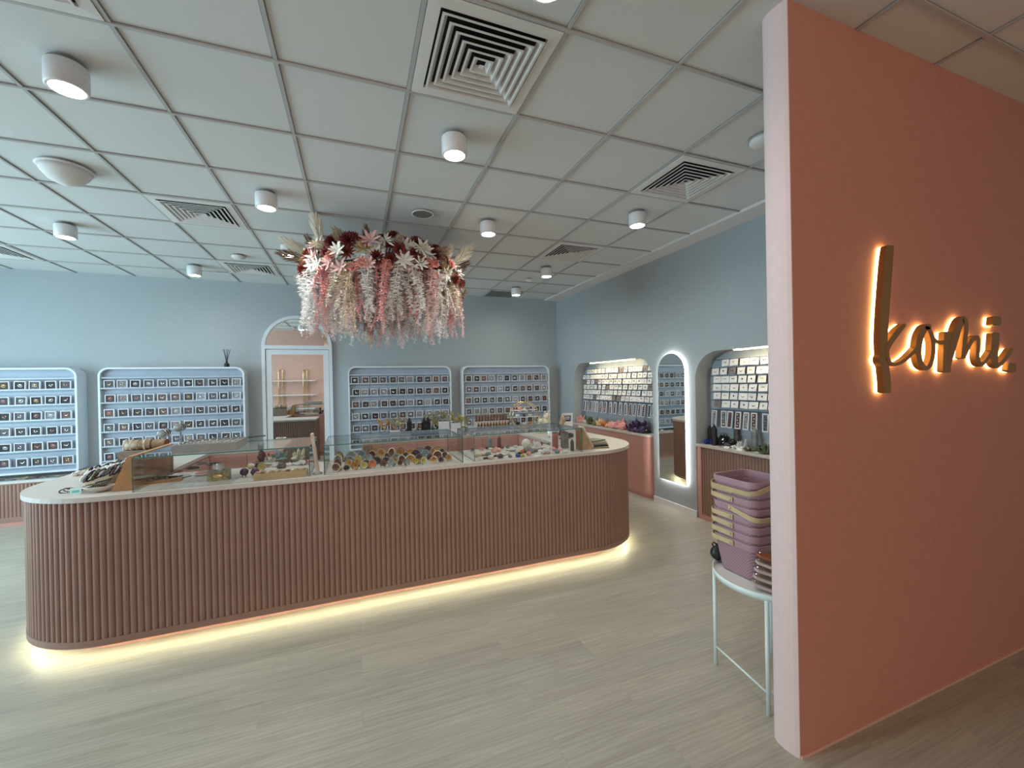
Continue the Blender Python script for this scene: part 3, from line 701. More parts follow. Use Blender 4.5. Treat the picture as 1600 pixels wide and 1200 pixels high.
near = [(1103, 'lump', 'blue', 'deep blue polished stone at the left end of the near niche shelf', .035), (1110, 'pile', 'blue', 'deep blue rough stones beside a black tower in the near niche', .045),
 (1109, 'tower', 'black', 'shorter black pointed tower at the left of the near niche', .085), (1116, 'tower', 'black', 'taller black pointed tower in the near niche', .10), (1122, 'pile', 'black', 'black rough stones right of the two black towers', .055),
 (1129, 'cluster', 'black', 'black crystal cluster in the middle left of the near niche', .085), (1136, 'lump', 'smoke', 'smoky dark stone between black cluster and dark ball', .035), (1143, 'sphere', 'black', 'black polished ball on a ring stand in the near niche', .035),
 (1151, 'tower', 'smoke', 'dark square topped tower right of the black ball', .10), (1147, 'pile', 'clear', 'clear crystal pieces in front of the black ball', .035), (1158, 'cluster', 'clear', 'clear crystal cluster in the middle of the near niche', .06), (1165, 'tower', 'clear', 'small clear pointed tower in the near niche', .045),
 (1172, 'pile', 'green', 'dark green rough stones left of the grey tower', .05), (1179, 'tower', 'grey', 'wide grey pointed tower at the right of the near niche', .105), (1187, 'pile', 'smoke', 'smoky rough stones right of the grey tower', .05), (1195, 'cluster', 'green', 'green black crystal cluster beside the pink wall edge', .075), (1204, 'pile', 'grey', 'grey rough crystals partly hidden by the pink wall edge', .07)]
for i, (px, k, c, lb, s) in enumerate(near):
    X = 3.60+.05*(i % 3); p = atx(px, 670, X); stone(k, c, lb, 'crystal', (X, p.y, .826), s*1.15, rz=0)
for px, lb in ((1135, 'left white price card on the edge of the near niche shelf'), (1155, 'right white price card on the edge of the near niche shelf')):
    p = atx(px, 700, 3.54); t = thing('price_card', lb, 'price card', (3.545, p.y, .8255)); MB().box((-.012, -.03, 0), (.012, .03, .002)).build('card', M_card, t, rot=(0, -.9, 0), loc=(0, 0, .010)); MB().box((-.010, -.028, 0), (.012, .028, .002)).build('base', SM['clear'], t)
# ------------------------------------------------------------------ goods on the island
Z = .9402
def P(px, py, dy=0): p = at(px, py, Z); return Vector((p.x, p.y+dy, Z))
_bl = {}
def bead_mesh(col, R=.033, r=.0042, n=22):
    k = (col, R)
    if k not in _bl:
        m = MB()
        for i in range(n): a = 2*pi*i/n; m.ball((R*cos(a), R*sin(a), 0), r, n=6, m=4)
        _bl[k] = m.mesh('beaded_bracelet', SM[col], True)
    return _bl[k]
# wooden wedge with rows of bead bracelets
wx0, wx1, wy0, wy1, wh = -1.370, -1.262, 3.14, 3.72, .205
t = thing('wooden_wedge_stand', 'warm wooden wedge stand at the left end of the leftmost glass case', 'display stand', (wx0, wy0, Z))
m = MB(); L = wx1-wx0; D = wy1-wy0
m.add([(0, 0, 0), (L, 0, 0), (L, 0, wh), (L-.03, 0, wh), (0, D, 0), (L, D, 0), (L, D, wh), (L-.03, D, wh)], [(0, 1, 2, 3), (4, 7, 6, 5), (0, 4, 5, 1), (1, 5, 6, 2), (2, 6, 7, 3), (0, 3, 7, 4)]); m.build('wedge', M_wood, t)
rx0, rx1, ry0, ry1, rh = -1.78, -1.372, 3.265, 3.80, .10
t = thing('bracelet_ramp', 'low pale ramp under the bead bracelets left of the wooden wedge', 'display stand', (rx0, ry0, Z))
m = MB(); L = rx1-rx0; D = ry1-ry0
m.add([(.24, 0, 0), (L, 0, 0), (L, 0, rh), (0, D-.06, 0), (L, D, 0), (L, D, rh)], [(0, 1, 2), (3, 5, 4), (0, 3, 4, 1), (1, 4, 5, 2), (0, 2, 5, 3)]); m.build('ramp', SM['tan'], t)
RC = [(['brown', 'black', 'green', 'maroon', 'black', 'smoke'], 'front'), (['clear', 'white', 'clear'], 'second'), (['clear', 'clear', 'white'], 'third'), (['white', 'clear'], 'fourth'), (['purple', 'purple', 'black'], 'fifth'), (['white', 'white', 'clear', 'black'], 'back')]
sl = atan2(rh, L)
for ri, (cs, rn) in enumerate(RC):
    u0 = .50-.12*ri if ri < 4 else .08
    for k in range(10):
        u = u0+(1-u0)*(k+.4)/10.2; c = cs[k % len(cs)]
        x = rx0+u*L+.03; y = ry0+.008+.090*ri+RND.uniform(-.012, .012)
        o = inst('bead_bracelet', bead_mesh(c, .034, .0058), None, (x, y, Z+u*rh+.028+.012*(ri > 3)), (RND.uniform(-.25, .25), -sl-.75+RND.uniform(-.2, .2), RND.uniform(-.5, .5)))
        tag(o, '%s bead bracelet, %s from left in the %s row left of the wooden wedge' % ({'smoke': 'smoky', 'maroon': 'dark red'}.get(c, c), ORD[k], rn), 'bracelet', 'bead bracelets left of the wedge stand')
# shell bowl with dark bracelets, price tag, amber strands, clear chips
p = Vector((-1.445, 3.185, Z)); t = thing('shell_bowl', 'pearly shell bowl in front of the wooden wedge', 'bowl', p)
m = MB(); n = 28; pr = [(.020, .002), (.045, .012), (.062, .028), (.066, .034)]; vs = []
for r, z in pr:
    for k in range(n): a = 2*pi*k/n; q = 1+.05*cos(a*9); vs.append((r*q*1.15*cos(a), r*q*.8*sin(a), z))
m.add(vs, [(i*n+k, i*n+(k+1) % n, (i+1)*n+(k+1) % n, (i+1)*n+k) for i in range(3) for k in range(n)]+[tuple(range(n))]); o = m.build('bowl', mat('shell', (.66, .60, .54), .2), t, True)
so = o.modifiers.new('thick', 'SOLIDIFY'); so.thickness = .003
for k in range(5):
    o = inst('bead_bracelet', bead_mesh(['brown', 'black', 'green', 'smoke', 'black'][k]), None, (p.x-.01+.006*k, p.y+.004*k, Z+.024+.009*k), (.15*(-1)**k, .12, k))
    tag(o, ['brown', 'black', 'green', 'smoky grey', 'topmost black'][k]+' bead bracelet heaped in the pearly shell bowl', 'bracelet', 'bracelets in the shell bowl')
for k in range(6):
    q = Vector((-1.63+.022*k, 3.265-.008*k, Z)); o = inst('bead_bracelet', bead_mesh(['maroon', 'green', 'black', 'brown', 'green', 'black'][k]), None, (q.x, q.y, Z+.008+.004*k), (.25, .1, k))
    tag(o, ['maroon', 'green', 'black', 'brown', 'second green', 'second black'][k]+' bead bracelet lying loose left of the shell bowl', 'bracelet', 'loose bracelets beside the shell bowl')
t = thing('price_tag', 'pale cyan price tag leaning before the loose bracelets', 'price tag', Vector((-1.545, 3.165, Z))); t.rotation_euler = (0, 0, .35)
MB().box((-.024, 0, 0), (.024, .0015, .045)).build('card', mat('cyan_card', (.55, .85, .85), .5), t, rot=(-.7, 0, 0)); MB().box((-.015, -.0008, .012), (.015, 0, .026)).build('printed_line', mat('cyan_ink', (.15, .5, .55), .5), t, rot=(-.7, 0, 0))
for k in range(6):
    q = Vector((-1.86+.055*k, 3.86+.03*(k % 2), Z)); stone('pile', 'clear' if k % 2 else 'white', ('clear' if k % 2 else 'white')+' quartz chip heap, %s from left along the island left end' % ORD[k], 'crystal', (q.x, q.y, Z), .04, rz=0)
for k in range(5):
    q = P(96+9*k, 738-2.6*k, .12); o = inst('bead_bracelet', bead_mesh('amber' if k % 2 else 'yellow', .036, .005), None, (-1.86+.05*k, 4.02+.02*(k % 2), Z+.010+.006*k), (.2, .15, k)); tag(o, '%s bead bracelet, %s from left in the golden heap on the left end' % ('amber' if k % 2 else 'yellow', ORD[k]), 'bracelet')
# display block with roll behind the wedge
t = thing('bracelet_roll_stand', 'grey brown wooden block with a bracelet roll behind the leftmost glass case', 'display stand', (-1.50, 3.93, Z), -.1)
MB().box((-.13, -.09, 0), (.13, .09, .15)).build('block', mat('taupe_wood', (.24, .19, .15), .6, var=.15), t)
m = MB(); m.lathe([(.036, -.13), (.036, .13)], 18, T=Matrix.Translation((0, 0, .186)) @ Matrix.Rotation(pi/2, 4, 'Y')); m.build('roll', SM['tan'], t, True)
m = MB(); m.lathe([(.037, 0), (.037, .004)], 18, T=Matrix.Translation((.13, 0, .186)) @ Matrix.Rotation(pi/2, 4, 'Y')); m.build('end_cap', mat('russet', (.22, .05, .02), .5), t)
for k in range(5):
    q = (-1.60+.04*k); m = MB(); m.tube([(0, .043*cos(a), .043*sin(a)) for a in [2*pi*i/20 for i in range(20)]], .005, 6, closed=True); o = m.build('bangle', SM[['white', 'cream', 'tan', 'white', 'brown'][k]], None, True, (q-.02, 3.93, Z+.186)); tag(o, ['white', 'cream', 'tan', 'second white', 'brown'][k]+' bangle around the bracelet roll behind the case', 'bangle', 'bangles on the bracelet roll')
# T bar watch displays on the left run of the counter
for i, (px, py, hz) in enumerate(((258, 704, .17), (283, 698, .20))):
    q = P(px, py); t = thing('bracelet_bar', ['lower left', 'taller right'][i]+' grey bracelet bar loaded with silver cuffs on the left counter run', 'display stand', (q.x-.02, q.y+.05, Z), .15)
    MB().lathe([(.045, 0), (.045, .008), (.008, .012), (.008, hz-.02)], 16).build('base_post', SM['grey'], t, True)
    m = MB(); m.lathe([(.028, -.11), (.028, .11)], 18, T=Matrix.Translation((0, 0, hz)) @ Matrix.Rotation(pi/2, 4, 'X')); m.build('bar', mat('grey_velvet', (.26, .28, .28), .9), t, True)
    for k in range(5):
        m = MB(); m.tube([(.036*cos(a), 0, .036*sin(a)) for a in [2*pi*j/18 for j in range(18)]], .005, 6, closed=True)
        o = m.build('cuff_bracelet', [M_steel, M_black][k % 2], None, True, (q.x-.02-.15*(k-2)*.04, q.y+.05+(k-2)*.04, Z+hz-.001), (0, 0, .15)); tag(o, '%s cuff bracelet, %s from front on the %s grey bracelet bar' % (['silver', 'black'][k % 2], ORD[k], ['lower left', 'taller right'][i]), 'bracelet')
# tray of rings on the first glass case
p0 = at(288, 703, ZG); TW = .40
t = thing('ring_tray', 'grey divided tray of silver rings on top of the leftmost glass case', 'tray', (-.90, 3.28, ZG+.0005))
m = MB(); m.box((-.17, -.15, 0), (.17, .15, .004))
for a in ((-.17, -.15, .17, -.143), (-.17, .143, .17, .15), (-.17, -.143, -.163, .143), (.163, -.143, .17, .143)): m.box((a[0], a[1], .004), (a[2], a[3], .052))
m.build('tray', mat('grey_tray', (.30, .30, .29), .6), t)
for k in range(3): MB().box((-.163, -.075+.072*k, .004), (.163, -.070+.072*k, .045)).build('divider', mat('grey_tray_light', (.5, .5, .48), .6), t)
MB().box((-.162, -.142, .004), (.162, .142, .034)).build('foam', mat('grey_foam', (.16, .16, .17), .9, var=.3, vscale=150), t)
for k in range(24):
    a_, b_ = k % 8, k//8; m = MB(); m.tube([(.010*cos(a), 0, .010*sin(a)) for a in [2*pi*j/12 for j in range(12)]], .0018, 5, closed=True); m.ball((0, 0, .012), .005, n=6, m=4)
    o = m.build('finger_ring', M_steel, None, True, (-.90-.145+.041*a_, 3.28-.108+.072*b_, ZG+.042), (0, 0, RND.uniform(-.4, .4))); tag(o, 'silver finger ring, %s from left in the %s strip of the grey tray' % (ORD[a_], ['front', 'middle', 'back'][b_]), 'ring', 'rings in the grey tray')
for i, (px, py, c) in enumerate(((388, 683, 'black'), (398, 682, 'smoke'), (408, 681, 'black'), (440, 684, 'clear'))):
    q = at(px, py+1, ZG); o = inst('bead_bracelet', bead_mesh(c), None, (q.x, q.y-.02, ZG+.006), (0, 0, i)); tag(o, ['black bead bracelet right beside the grey ring tray', 'smoky bead bracelet between two black ones on the left case', 'black bead bracelet third right of the grey ring tray', 'clear bead bracelet alone on top of the leftmost case'][i], 'bracelet')

# inside case one
q = P(246, 756, .02); t = thing('bead_tray', 'small wooden tray of black beads inside the left glass case', 'tray', (q.x+.02, q.y+.03, Z), .15); MB().box((-.09, -.035, 0), (.09, .035, .018)).build('tray', M_wood, t)
for k in range(5): o = inst('bead_bracelet', bead_mesh('black'), None, (q.x-.04+.03*k, q.y+.025+.004*k, Z+.026+.004*(k % 2)), (.15, 0, k)); tag(o, 'black bead bracelet, %s from left on the small wooden tray' % ORD[k], 'bracelet')
for k in range(3): w_ = P(264+4*k, 746-2*k, .04); o = inst('bead_bracelet', bead_mesh('maroon'), None, (w_.x, w_.y, Z+.007+.006*k), (.1, 0, k)); tag(o, 'dark red bead bracelet, %s from left behind the black bead tray' % ORD[k], 'bracelet')
def ring_(px, py, R, c, lb, zz=.006, tilt=0):
    w_ = P(px, py); m = MB(); m.tube([(R*cos(a), R*sin(a), 0) for a in [2*pi*j/28 for j in range(28)]], .006, 6, closed=True); o = m.build('bangle', SM[c], None, True, (w_.x, w_.y, Z+zz), (tilt, 0, 0)); tag(o, lb, 'bangle')
def dish(px, py, R, lb):
    w_ = P(px, py); o = MB().lathe([(R*.5, 0), (R, .006), (R, .009), (R*.5, .004)], 24).build('round_dish', M_white, None, True, (w_.x, w_.y, Z)); tag(o, lb, 'dish')
dish(283, 745, .062, 'white round dish nearer the left with a white bangle inside'); ring_(283, 745, .046, 'white', 'white bangle lying on the left white round dish', .016)
dish(316, 742, .050, 'white round dish under a pink bangle beside the gold box'); ring_(316, 742, .036, 'pink', 'pink bangle on the white dish next to the gold box', .016)
ring_(302, 732, .040, 'black', 'larger black bangle behind the two white dishes'); ring_(316, 726, .036, 'smoke', 'smoky bangle overlapping behind the larger black bangle', .012); ring_(334, 726, .040, 'black', 'black bangle directly behind the gold box'); 
for i, (px, py) in enumerate(((279, 757), (302, 755))):
    w_ = P(px, py); o = MB().box((-.022, -.014, 0), (.022, .014, .0015)).build('price_card', M_card, None, False, (w_.x, w_.y+.01, Z), (0, 0, .1)); tag(o, ['left flat white price card at the front of the left case', 'right flat white price card beside the gold box front'][i], 'price card'); MB().ball((0, 0, .002), .004, sq=(1, 1, .3)).build('printed_mark', M_black, o)
w_ = P(339, 752, .05); t = thing('ornate_box', 'dull gold ornate box filled with clear crystals in the left glass case', 'box', (w_.x, w_.y, Z), .1)
m = MB(); m.prism(rrect(-.062, -.045, .062, .045, .012, 3), 0, .062); m.build('box', mat('dull_gold', (.30, .27, .16), .5, metal=.3, var=.4, vscale=60), t)
MB().ball((0, -.046, .03), .02, sq=(1.5, .15, .7)).build('emblem', M_brass, t, True)
stone('pile', 'clear', 'heap of clear crystals overflowing the gold ornate box', 'crystal', (w_.x, w_.y, Z+.063), .05, rz=0)
w_ = P(402, 726, .15); t = thing('cat_figurine', 'dark brown seated cat figurine in the left glass case', 'figurine', (w_.x, w_.y, Z), 0)
m = MB(); m.ball((0, 0, .045), .04, sq=(.85, .7, 1.1), n=12, m=8); m.ball((0, 0, .11), .026, n=12, m=8); m.lathe([(.011, 0), (.001, .028)], 6, T=Matrix.Translation((-.016, 0, .126))); m.lathe([(.011, 0), (.001, .028)], 6, T=Matrix.Translation((.016, 0, .126))); m.tube([(.03, .01, .01), (.055, 0, .02), (.055, -.01, .06)], .008, 6); m.build('body', SM['maroon'], t, True); MB().lathe([(.045, 0), (.045, .006)], 16).build('base', SM['brown'], t)
for i, px in enumerate((380, 397)):
    w_ = P(px, 746, .03); stone('sphere', 'purple', ['left purple crystal ball on a clear stand in the left case', 'right purple crystal ball nearest the wooden tray'][i], 'crystal ball', w_, .026)
w_ = P(404, 740, .08); stone('geode', 'yellow', 'cream and yellow agate slice behind the right purple ball', 'geode', w_, .032, rz=0)
stone('cluster', 'teal', 'blue green crystal cluster at the back of the left case', 'crystal', P(433, 725, .12), .075, rz=0)
stone('cluster', 'white', 'white crystal cluster left of the blue green one', 'crystal', P(419, 728, .04), .055, rz=0)
stone('pile', 'smoke', 'dark stones in front of the blue green cluster', 'crystal', P(440, 732, .03), .04, rz=0)
stone('cluster', 'cream', 'cream yellow crystal cluster at the right of the left case', 'crystal', P(463, 722, .10), .075, rz=0)
stone('pile', 'clear', 'clear stones at the right end above the wooden tray', 'crystal', P(471, 728, .04), .045, rz=0)
w_ = P(446, 748, .04); t = thing('compartment_tray', 'light wooden compartment tray of pink stones at the right of the left case', 'tray', (w_.x-.03, w_.y+.03, Z), .0)
m = MB(); m.box((-.155, -.05, 0), (.155, .05, .004))
for a in ((-.155, -.05, .155, -.044), (-.155, .044, .155, .05), (-.155, -.044, -.149, .044), (.149, -.044, .155, .044)): m.box((a[0], a[1], .004), (a[2], a[3], .042))
m.build('tray', M_lwood, t)
for k in range(3): MB().box((-.08+.078*k, -.044, .004), (-.076+.078*k, .044, .040)).build('divider', M_lwood, t)
for k in range(12):
    c = ['pink', 'maroon', 'white', 'tan', 'peach', 'grey'][k % 6]; stone('lump', c, '%s tumbled stone, %s from left in the light wooden compartment tray' % (dict(pink='pink', maroon='dark red', white='white', tan='tan', peach='peach', grey='grey')[c], ORD[k]), 'tumbled stone', (w_.x-.165+.0245*k, w_.y+.03+.014*(-1)**k, Z+.030), .013)
# board between the cases and silver base
t = thing('card_terminal_stand', 'tall cream board leaning upright between the left and middle glass cases', 'stand', (-.255, 3.14, Z), 0)
m = MB(); m.box((-.008, -.03, 0), (.008, .045, .27)); m.build('board', mat('cream_board', (.60, .50, .42), .6), t, rot=(0, -.12, 0), loc=(0, 0, .012))
MB().lathe([(.033, 0), (.030, .008), (.010, .016)], 18).build('base', M_steel, t, True)

# case two: rows of cut geodes
gc = ['black', 'black', 'brown', 'amber', 'brown', 'maroon', 'amber', 'brown', 'brown', 'amber', 'brown', 'slate', 'yellow', 'amber', 'brown', 'orange', 'olive', 'purple']
rowsg = [(3.15, 14, .023, 'front'), (3.27, 13, .026, 'second'), (3.40, 12, .029, 'third'), (3.53, 11, .031, 'back')]
for ri, (y, n, s, rn) in enumerate(rowsg):
    for k in range(n):
        x = -.165+(.86)*(k+.5)/n+RND.uniform(-.008, .008); c = RND.choice(gc if ri < 2 else ['purple', 'maroon', 'slate', 'slate', 'teal', 'grey', 'amber', 'white', 'brown', 'yellow'])
        stone('geode', c, 'cut geode half with %s face, %s from left in the %s row' % ({'slate': 'grey blue', 'maroon': 'dark red'}.get(c, c), ORD[k], rn), 'geode', (x, y+RND.uniform(-.012, .012), Z), s*RND.uniform(1.0, 1.3), group='cut geodes in the middle case', rz=RND.uniform(-.35, .35))
        if (k+ri) % 3 == 0:
            c2 = RND.choice(['amber', 'olive', 'grey', 'tan', 'slate', 'brown', 'yellow', 'cream', 'smoke'])
            stone('lump', c2, '%s rough stone wedged behind the %s geode of the %s row' % (c2 if c2 not in ('slate', 'smoke') else {'slate': 'grey blue', 'smoke': 'smoky'}[c2], ORD[k], rn), 'tumbled stone', (x+.02, y+.045, Z), s*1.05, group='rough stones among the geodes')
# case three
stone('plates', 'cream', 'pale cream rough slabs at the left end of the right case', 'stone slab', P(758, 713, .06), .10, rz=0)
stone('plates', 'brown', 'dark brown slab pieces at the front left of the right case', 'stone slab', P(764, 717, .02), .06, rz=.3)
stone('plates', 'white', 'white selenite sticks in the middle of the right case', 'stone slab', P(790, 712, .03), .07, rz=.8)
stone('plates', 'black', 'black slab pieces leaning in the front of the right case', 'stone slab', P(775, 714, .02), .045, rz=.1)
for i, (px, c, c2) in enumerate(((771, 'slate', 'blue grey'), (786, 'brown', 'dark brown'))):
    w_ = P(px, 704, .10); t = thing('obelisk', c2+' pointed obelisk on a dark base in the right case', 'crystal tower', w_); MB().box((-.035, -.025, 0), (.035, .025, .018)).build('base', SM['brown'], t); m = MB(); m.lathe([(.022, .018), (.018, .10), (.001, .118)], 6); m.build('shaft', SM[c], t)
stone('pile', 'pink', 'pale pink rough stones behind the selenite in the right case', 'crystal', P(778, 708, .06), .05, rz=0); stone('plates', 'grey', 'grey green dish of slabs in the middle of the right case', 'stone slab', P(804, 706, .03), .07)
stone('lump', 'yellow', 'yellow stone at the front of the right case', 'tumbled stone', P(816, 714), .020); stone('lump', 'blue', 'blue black stone left of the yellow one', 'tumbled stone', P(809, 714), .022); stone('lump', 'orange', 'amber orange stone behind the yellow one', 'tumbled stone', P(818, 708, .02), .022)
stone('sphere', 'white', 'white crystal ball in the middle of the right case', 'crystal ball', P(829, 704, .10), .042); stone('lump', 'grey', 'round grey rock in front of the white crystal ball', 'crystal', P(828, 708, .0), .040)
stone('cluster', 'clear', 'large clear quartz cluster left of the clear rod', 'crystal', P(846, 704, .08), .07, rz=0); stone('pile', 'clear', 'clear quartz pieces in front of the clear rod', 'crystal', P(852, 709, .02), .05, rz=0)
stone('disc', 'white', 'white round stone slice propped beside the clear quartz', 'stone slice', P(856, 702, .03), .035); stone('disc', 'white', 'white stone slice lying at the front of the right case', 'stone slice', P(840, 713), .03); stone('disc', 'pink', 'pale pink slice right of the clear rod', 'stone slice', P(876, 704, .03), .035)
w_ = P(863, 711, .01); t = thing('selenite_rod', 'bright clear rod standing upright in the right case', 'crystal rod', w_); MB().lathe([(.006, 0), (.006, .19), (.002, .195)], 8).build('rod', SM['clear'], t, True); MB().lathe([(.016, 0), (.016, .006)], 14).build('foot', SM['clear'], t)
for i, (px, w1, h1, c, lb) in enumerate(((873, .045, .14, 'maroon', 'dark pink upright box behind the pink slice'), (889, .05, .145, 'grey', 'grey upright box near the right end of the right case'))):
    w_ = P(px, 702, .08); o = MB().box((-w1/2, -.03, 0), (w1/2, .03, h1)).build('upright_box', SM[c] if c == 'grey' else mat('rose_box', (.35, .13, .13), .5), None, False, w_); tag(o, lb, 'box'); MB().box((-w1/2-.001, -.031, h1*.8), (w1/2+.001, .031, h1)).build('lid', SM['grey'] if c == 'grey' else mat('rose_lid', (.42, .18, .17), .5), o)
w_ = P(896, 705, .02); o = MB().lathe([(.015, 0), (.016, .08), (.008, .09), (.008, .10)], 12).build('small_bottle', mat('brown_glass', (.08, .05, .03), .2), None, True, w_); tag(o, 'small brown bottle at the right end of the right case', 'bottle')
ex = [('clear', 'cluster'), ('cream', 'lump'), ('brown', 'lump'), ('grey', 'pile'), ('black', 'lump'), ('pink', 'lump'), ('white', 'pile'), ('tan', 'plates'), ('teal', 'lump'), ('clear', 'pile')]
for k in range(30):
    c, kd = ex[(k*7) % 10]; x = .905+.028*k; rowi = k % 3
    if rowi == 2: kd = 'cluster' if kd == 'lump' else kd
    stone(kd, c, '%s %s, %s from left in the %s of the right case' % (c, {'cluster': 'small crystal cluster', 'lump': 'small stone', 'pile': 'chip heap', 'plates': 'flat splinters'}[kd], ORD[k//3], ['front', 'middle', 'back'][rowi]), 'crystal', (x, (3.125, 3.26, 3.56)[rowi]+RND.uniform(-.015, .015), Z), .026 if kd != 'plates' else .05, group='small stones in the right case')
for k in range(9):
    c, kd = ex[(k*3+1) % 10]; stone(kd, c, '%s %s, %s from left along the back of the left case' % (c, {'cluster': 'small crystal cluster', 'lump': 'small stone', 'pile': 'chip heap', 'plates': 'flat splinters'}[kd], ORD[k]), 'crystal', (-.74+.05*k, 3.57, Z), .03, group='small stones along the back of the left case')
# wooden frame end and leaning sash right of the case
t = thing('wooden_easel', 'wooden easel board standing against the right end of the right glass case', 'display stand', (1.845, 3.16, Z))
MB().box((-.030, -.02, 0), (-.010, .06, .20)).build('board', M_wood, t); 
m = MB(); m.add([(-.01, .0, .0), (.115, .0, .0), (-.01, .0, .20), (-.01, .05, .0), (.115, .05, .0), (-.01, .05, .20)], [(0, 1, 2), (3, 5, 4), (0, 3, 4, 1), (1, 4, 5, 2), (0, 2, 5, 3)]); m.build('sloping_prop', SM['tan'], t)
MB().tube([(-.02, .02, .205), (.02, .02, .195), (.06, .02, .12), (.12, .02, .012)], .010, 8).build('woven_strap', SM['cream'], t, True)
for i in range(5):
    o = MB().prism(rrect(-.11, -.075, .11, .075, .01, 3), 0, .010).build('stone_tray', SM[['olive', 'black', 'grey', 'tan', 'green'][i]], None, False, (2.02+.012*i, 3.24+.05*i*.6, Z+.0102*i), (0, 0, -.15+.12*i)); tag(o, ['bottom olive', 'black', 'grey', 'tan', 'topmost green'][i]+' flat tray in the stack on the rounded right end', 'tray', 'stacked flat trays')
# standing goods on the right run of the counter
w_ = Vector((2.20, 4.10, Z)); t = thing('sign_stand', 'white upright sign stand with a small dark blue panel on the right counter run', 'sign', w_)
MB().box((-.065, -.006, 0), (.065, .006, .25)).build('board', M_white, t, rot=(.08, 0, 0)); MB().box((-.04, -.009, .16), (.04, -.006, .225)).build('blue_panel', mat('navy', (.02, .04, .10), .4), t, rot=(.08, 0, 0)); 
m = MB()
for zz in (.182, .196, .208): m.box((-.026, -.0105, zz), (.026, -.009, zz+.006))
m.build('printed_lines', M_white, t, rot=(.08, 0, 0)); MB().box((-.065, -.04, 0), (.065, .04, .005)).build('foot', SM['clear'], t)
w_ = Vector((2.02, 3.86, Z)); t = thing('driftwood_figure', 'tall brown driftwood figure standing left of the white sign', 'figurine', w_)
m = MB(); m.tube([(0, 0, 0), (.01, 0, .08), (-.012, 0, .16), (.008, 0, .26)], [.032, .026, .03, .016], 9); m.tube([(0, 0, .14), (.03, 0, .19), (.035, 0, .23)], [.012, .01, .005], 6); m.build('trunk', SM['tan'], t, True); MB().lathe([(.04, 0), (.04, .01)], 14).build('base', SM['brown'], t)
def cat_(x, y, h, lb, rz=0):
    t = thing('cat_statue', lb, 'figurine', (x, y, Z), rz); m = MB(); m.ball((0, 0, h*.34), h*.27, sq=(.95, .8, 1.15), n=14, m=10); m.ball((0, -h*.05, h*.72), h*.17, sq=(1, .9, .9), n=14, m=10)
    for s_ in (-1, 1): m.lathe([(h*.065, 0), (h*.004, h*.16)], 8, T=Matrix.Translation((s_*h*.10, -h*.04, h*.82)) @ Matrix.Rotation(s_*.2, 4, 'Y'))
    m.tube([(h*.2, h*.1, h*.1), (h*.34, 0, h*.12), (h*.30, -h*.08, h*.3)], h*.045, 7); m.build('body', SM['cream'], t, True); MB().lathe([(h*.25, 0), (h*.25, h*.04)], 16).build('base', SM['cream'], t, True)
cat_(2.16, 4.55, .26, 'large cream cat statue right of the round brass shelf', .4); cat_(2.03, 4.42, .20, 'smaller cream cat statue touching the round brass shelf', -.3)
stone('cluster', 'black', 'black crystal cluster in front of the large cream cat', 'crystal', (2.14, 4.16, Z), .09, rz=0); stone('cluster', 'clear', 'clear crystal cluster in front of the smaller cream cat', 'crystal', (2.0, 4.05, Z), .09, rz=0); stone('pile', 'black', 'black stones beside the brown driftwood figure', 'crystal', (2.12, 3.90, Z), .06, rz=0)
# round brass shelf at the back right corner
cx, cy = 1.965, 4.72; t = thing('round_shelf', 'round brass framed tabletop shelf of stones at the back right corner', 'display shelf', (cx, cy, Z)); R_ = .175
MB().tube([(R_*cos(a), 0, R_+.006+R_*sin(a)) for a in [2*pi*j/40 for j in range(40)]], .006, 8, closed=True).build('front_hoop', M_brass, t, True)
MB().tube([(R_*cos(a), .10, R_+.006+R_*sin(a)) for a in [2*pi*j/40 for j in range(40)]], .006, 8, closed=True).build('back_hoop', M_brass, t, True)
for zz in (.07, .17, .255): hw = (R_**2-(zz-R_-.006)**2)**.5; MB().box((-hw, 0, zz-.003), (hw, .10, zz+.003)).build('shelf', M_white, t)
for i in range(9):
    zz = (.073, .173, .258)[i//3]; kx = (-.09, 0, .08)[i % 3]*(1 if i < 6 else .7); c = ['black', 'white', 'amber', 'clear', 'smoke', 'cream', 'pink', 'white', 'grey'][i]
    stone(['lump', 'cluster', 'lump'][i % 3], c, '%s stone, %s on the %s level of the round brass shelf' % (c, ['left', 'middle', 'right'][i % 3], ['lower', 'middle', 'upper'][i//3]), 'crystal', (cx+kx, cy+.05, Z+zz), .03, rz=0)
# back run: amber bottles in a rack, wire trees, boxes
t = thing('bottle_rack', 'clear tiered rack holding brown bottles left of the round brass shelf', 'rack', (1.555, 4.75, Z)); 
for k in range(2): MB().box((-.22, -.04+.09*k, 0), (.22, .05+.09*k, .045+.09*k)).build('step', SM['clear'], t)
for k in range(22):
    a_, b_ = k % 11, k//11; t = thing('small_bottle', 'brown glass bottle, %s from left in the %s row of the tiered rack' % (ORD[a_], ['front', 'back'][b_]), 'bottle', (1.555-.19+.038*a_, 4.755+.09*b_, Z+.0455+.09*b_), 0, 'brown bottles on the tiered rack')
    if k == 0: me_bb = MB().lathe([(.014, 0), (.015, .006), (.015, .055), (.008, .066), (.008, .074)], 10).mesh('bottle', mat('amber_glass', (.14, .05, .015), .15), True); me_bc = MB().lathe([(.010, .072), (.010, .095)], 10).mesh('cap', SM['tan'], True)
    inst('bottle', me_bb, t); inst('cap', me_bc, t)
o = MB().box((-.045, -.02, 0), (.045, .02, .09)).build('white_box', M_white, None, False, (1.27, 4.70, Z)); tag(o, 'small white box with a black dot left of the bottle rack', 'box'); MB().ball((0, -.021, .03), .012, sq=(1, .2, 1)).build('dot', M_black, o)
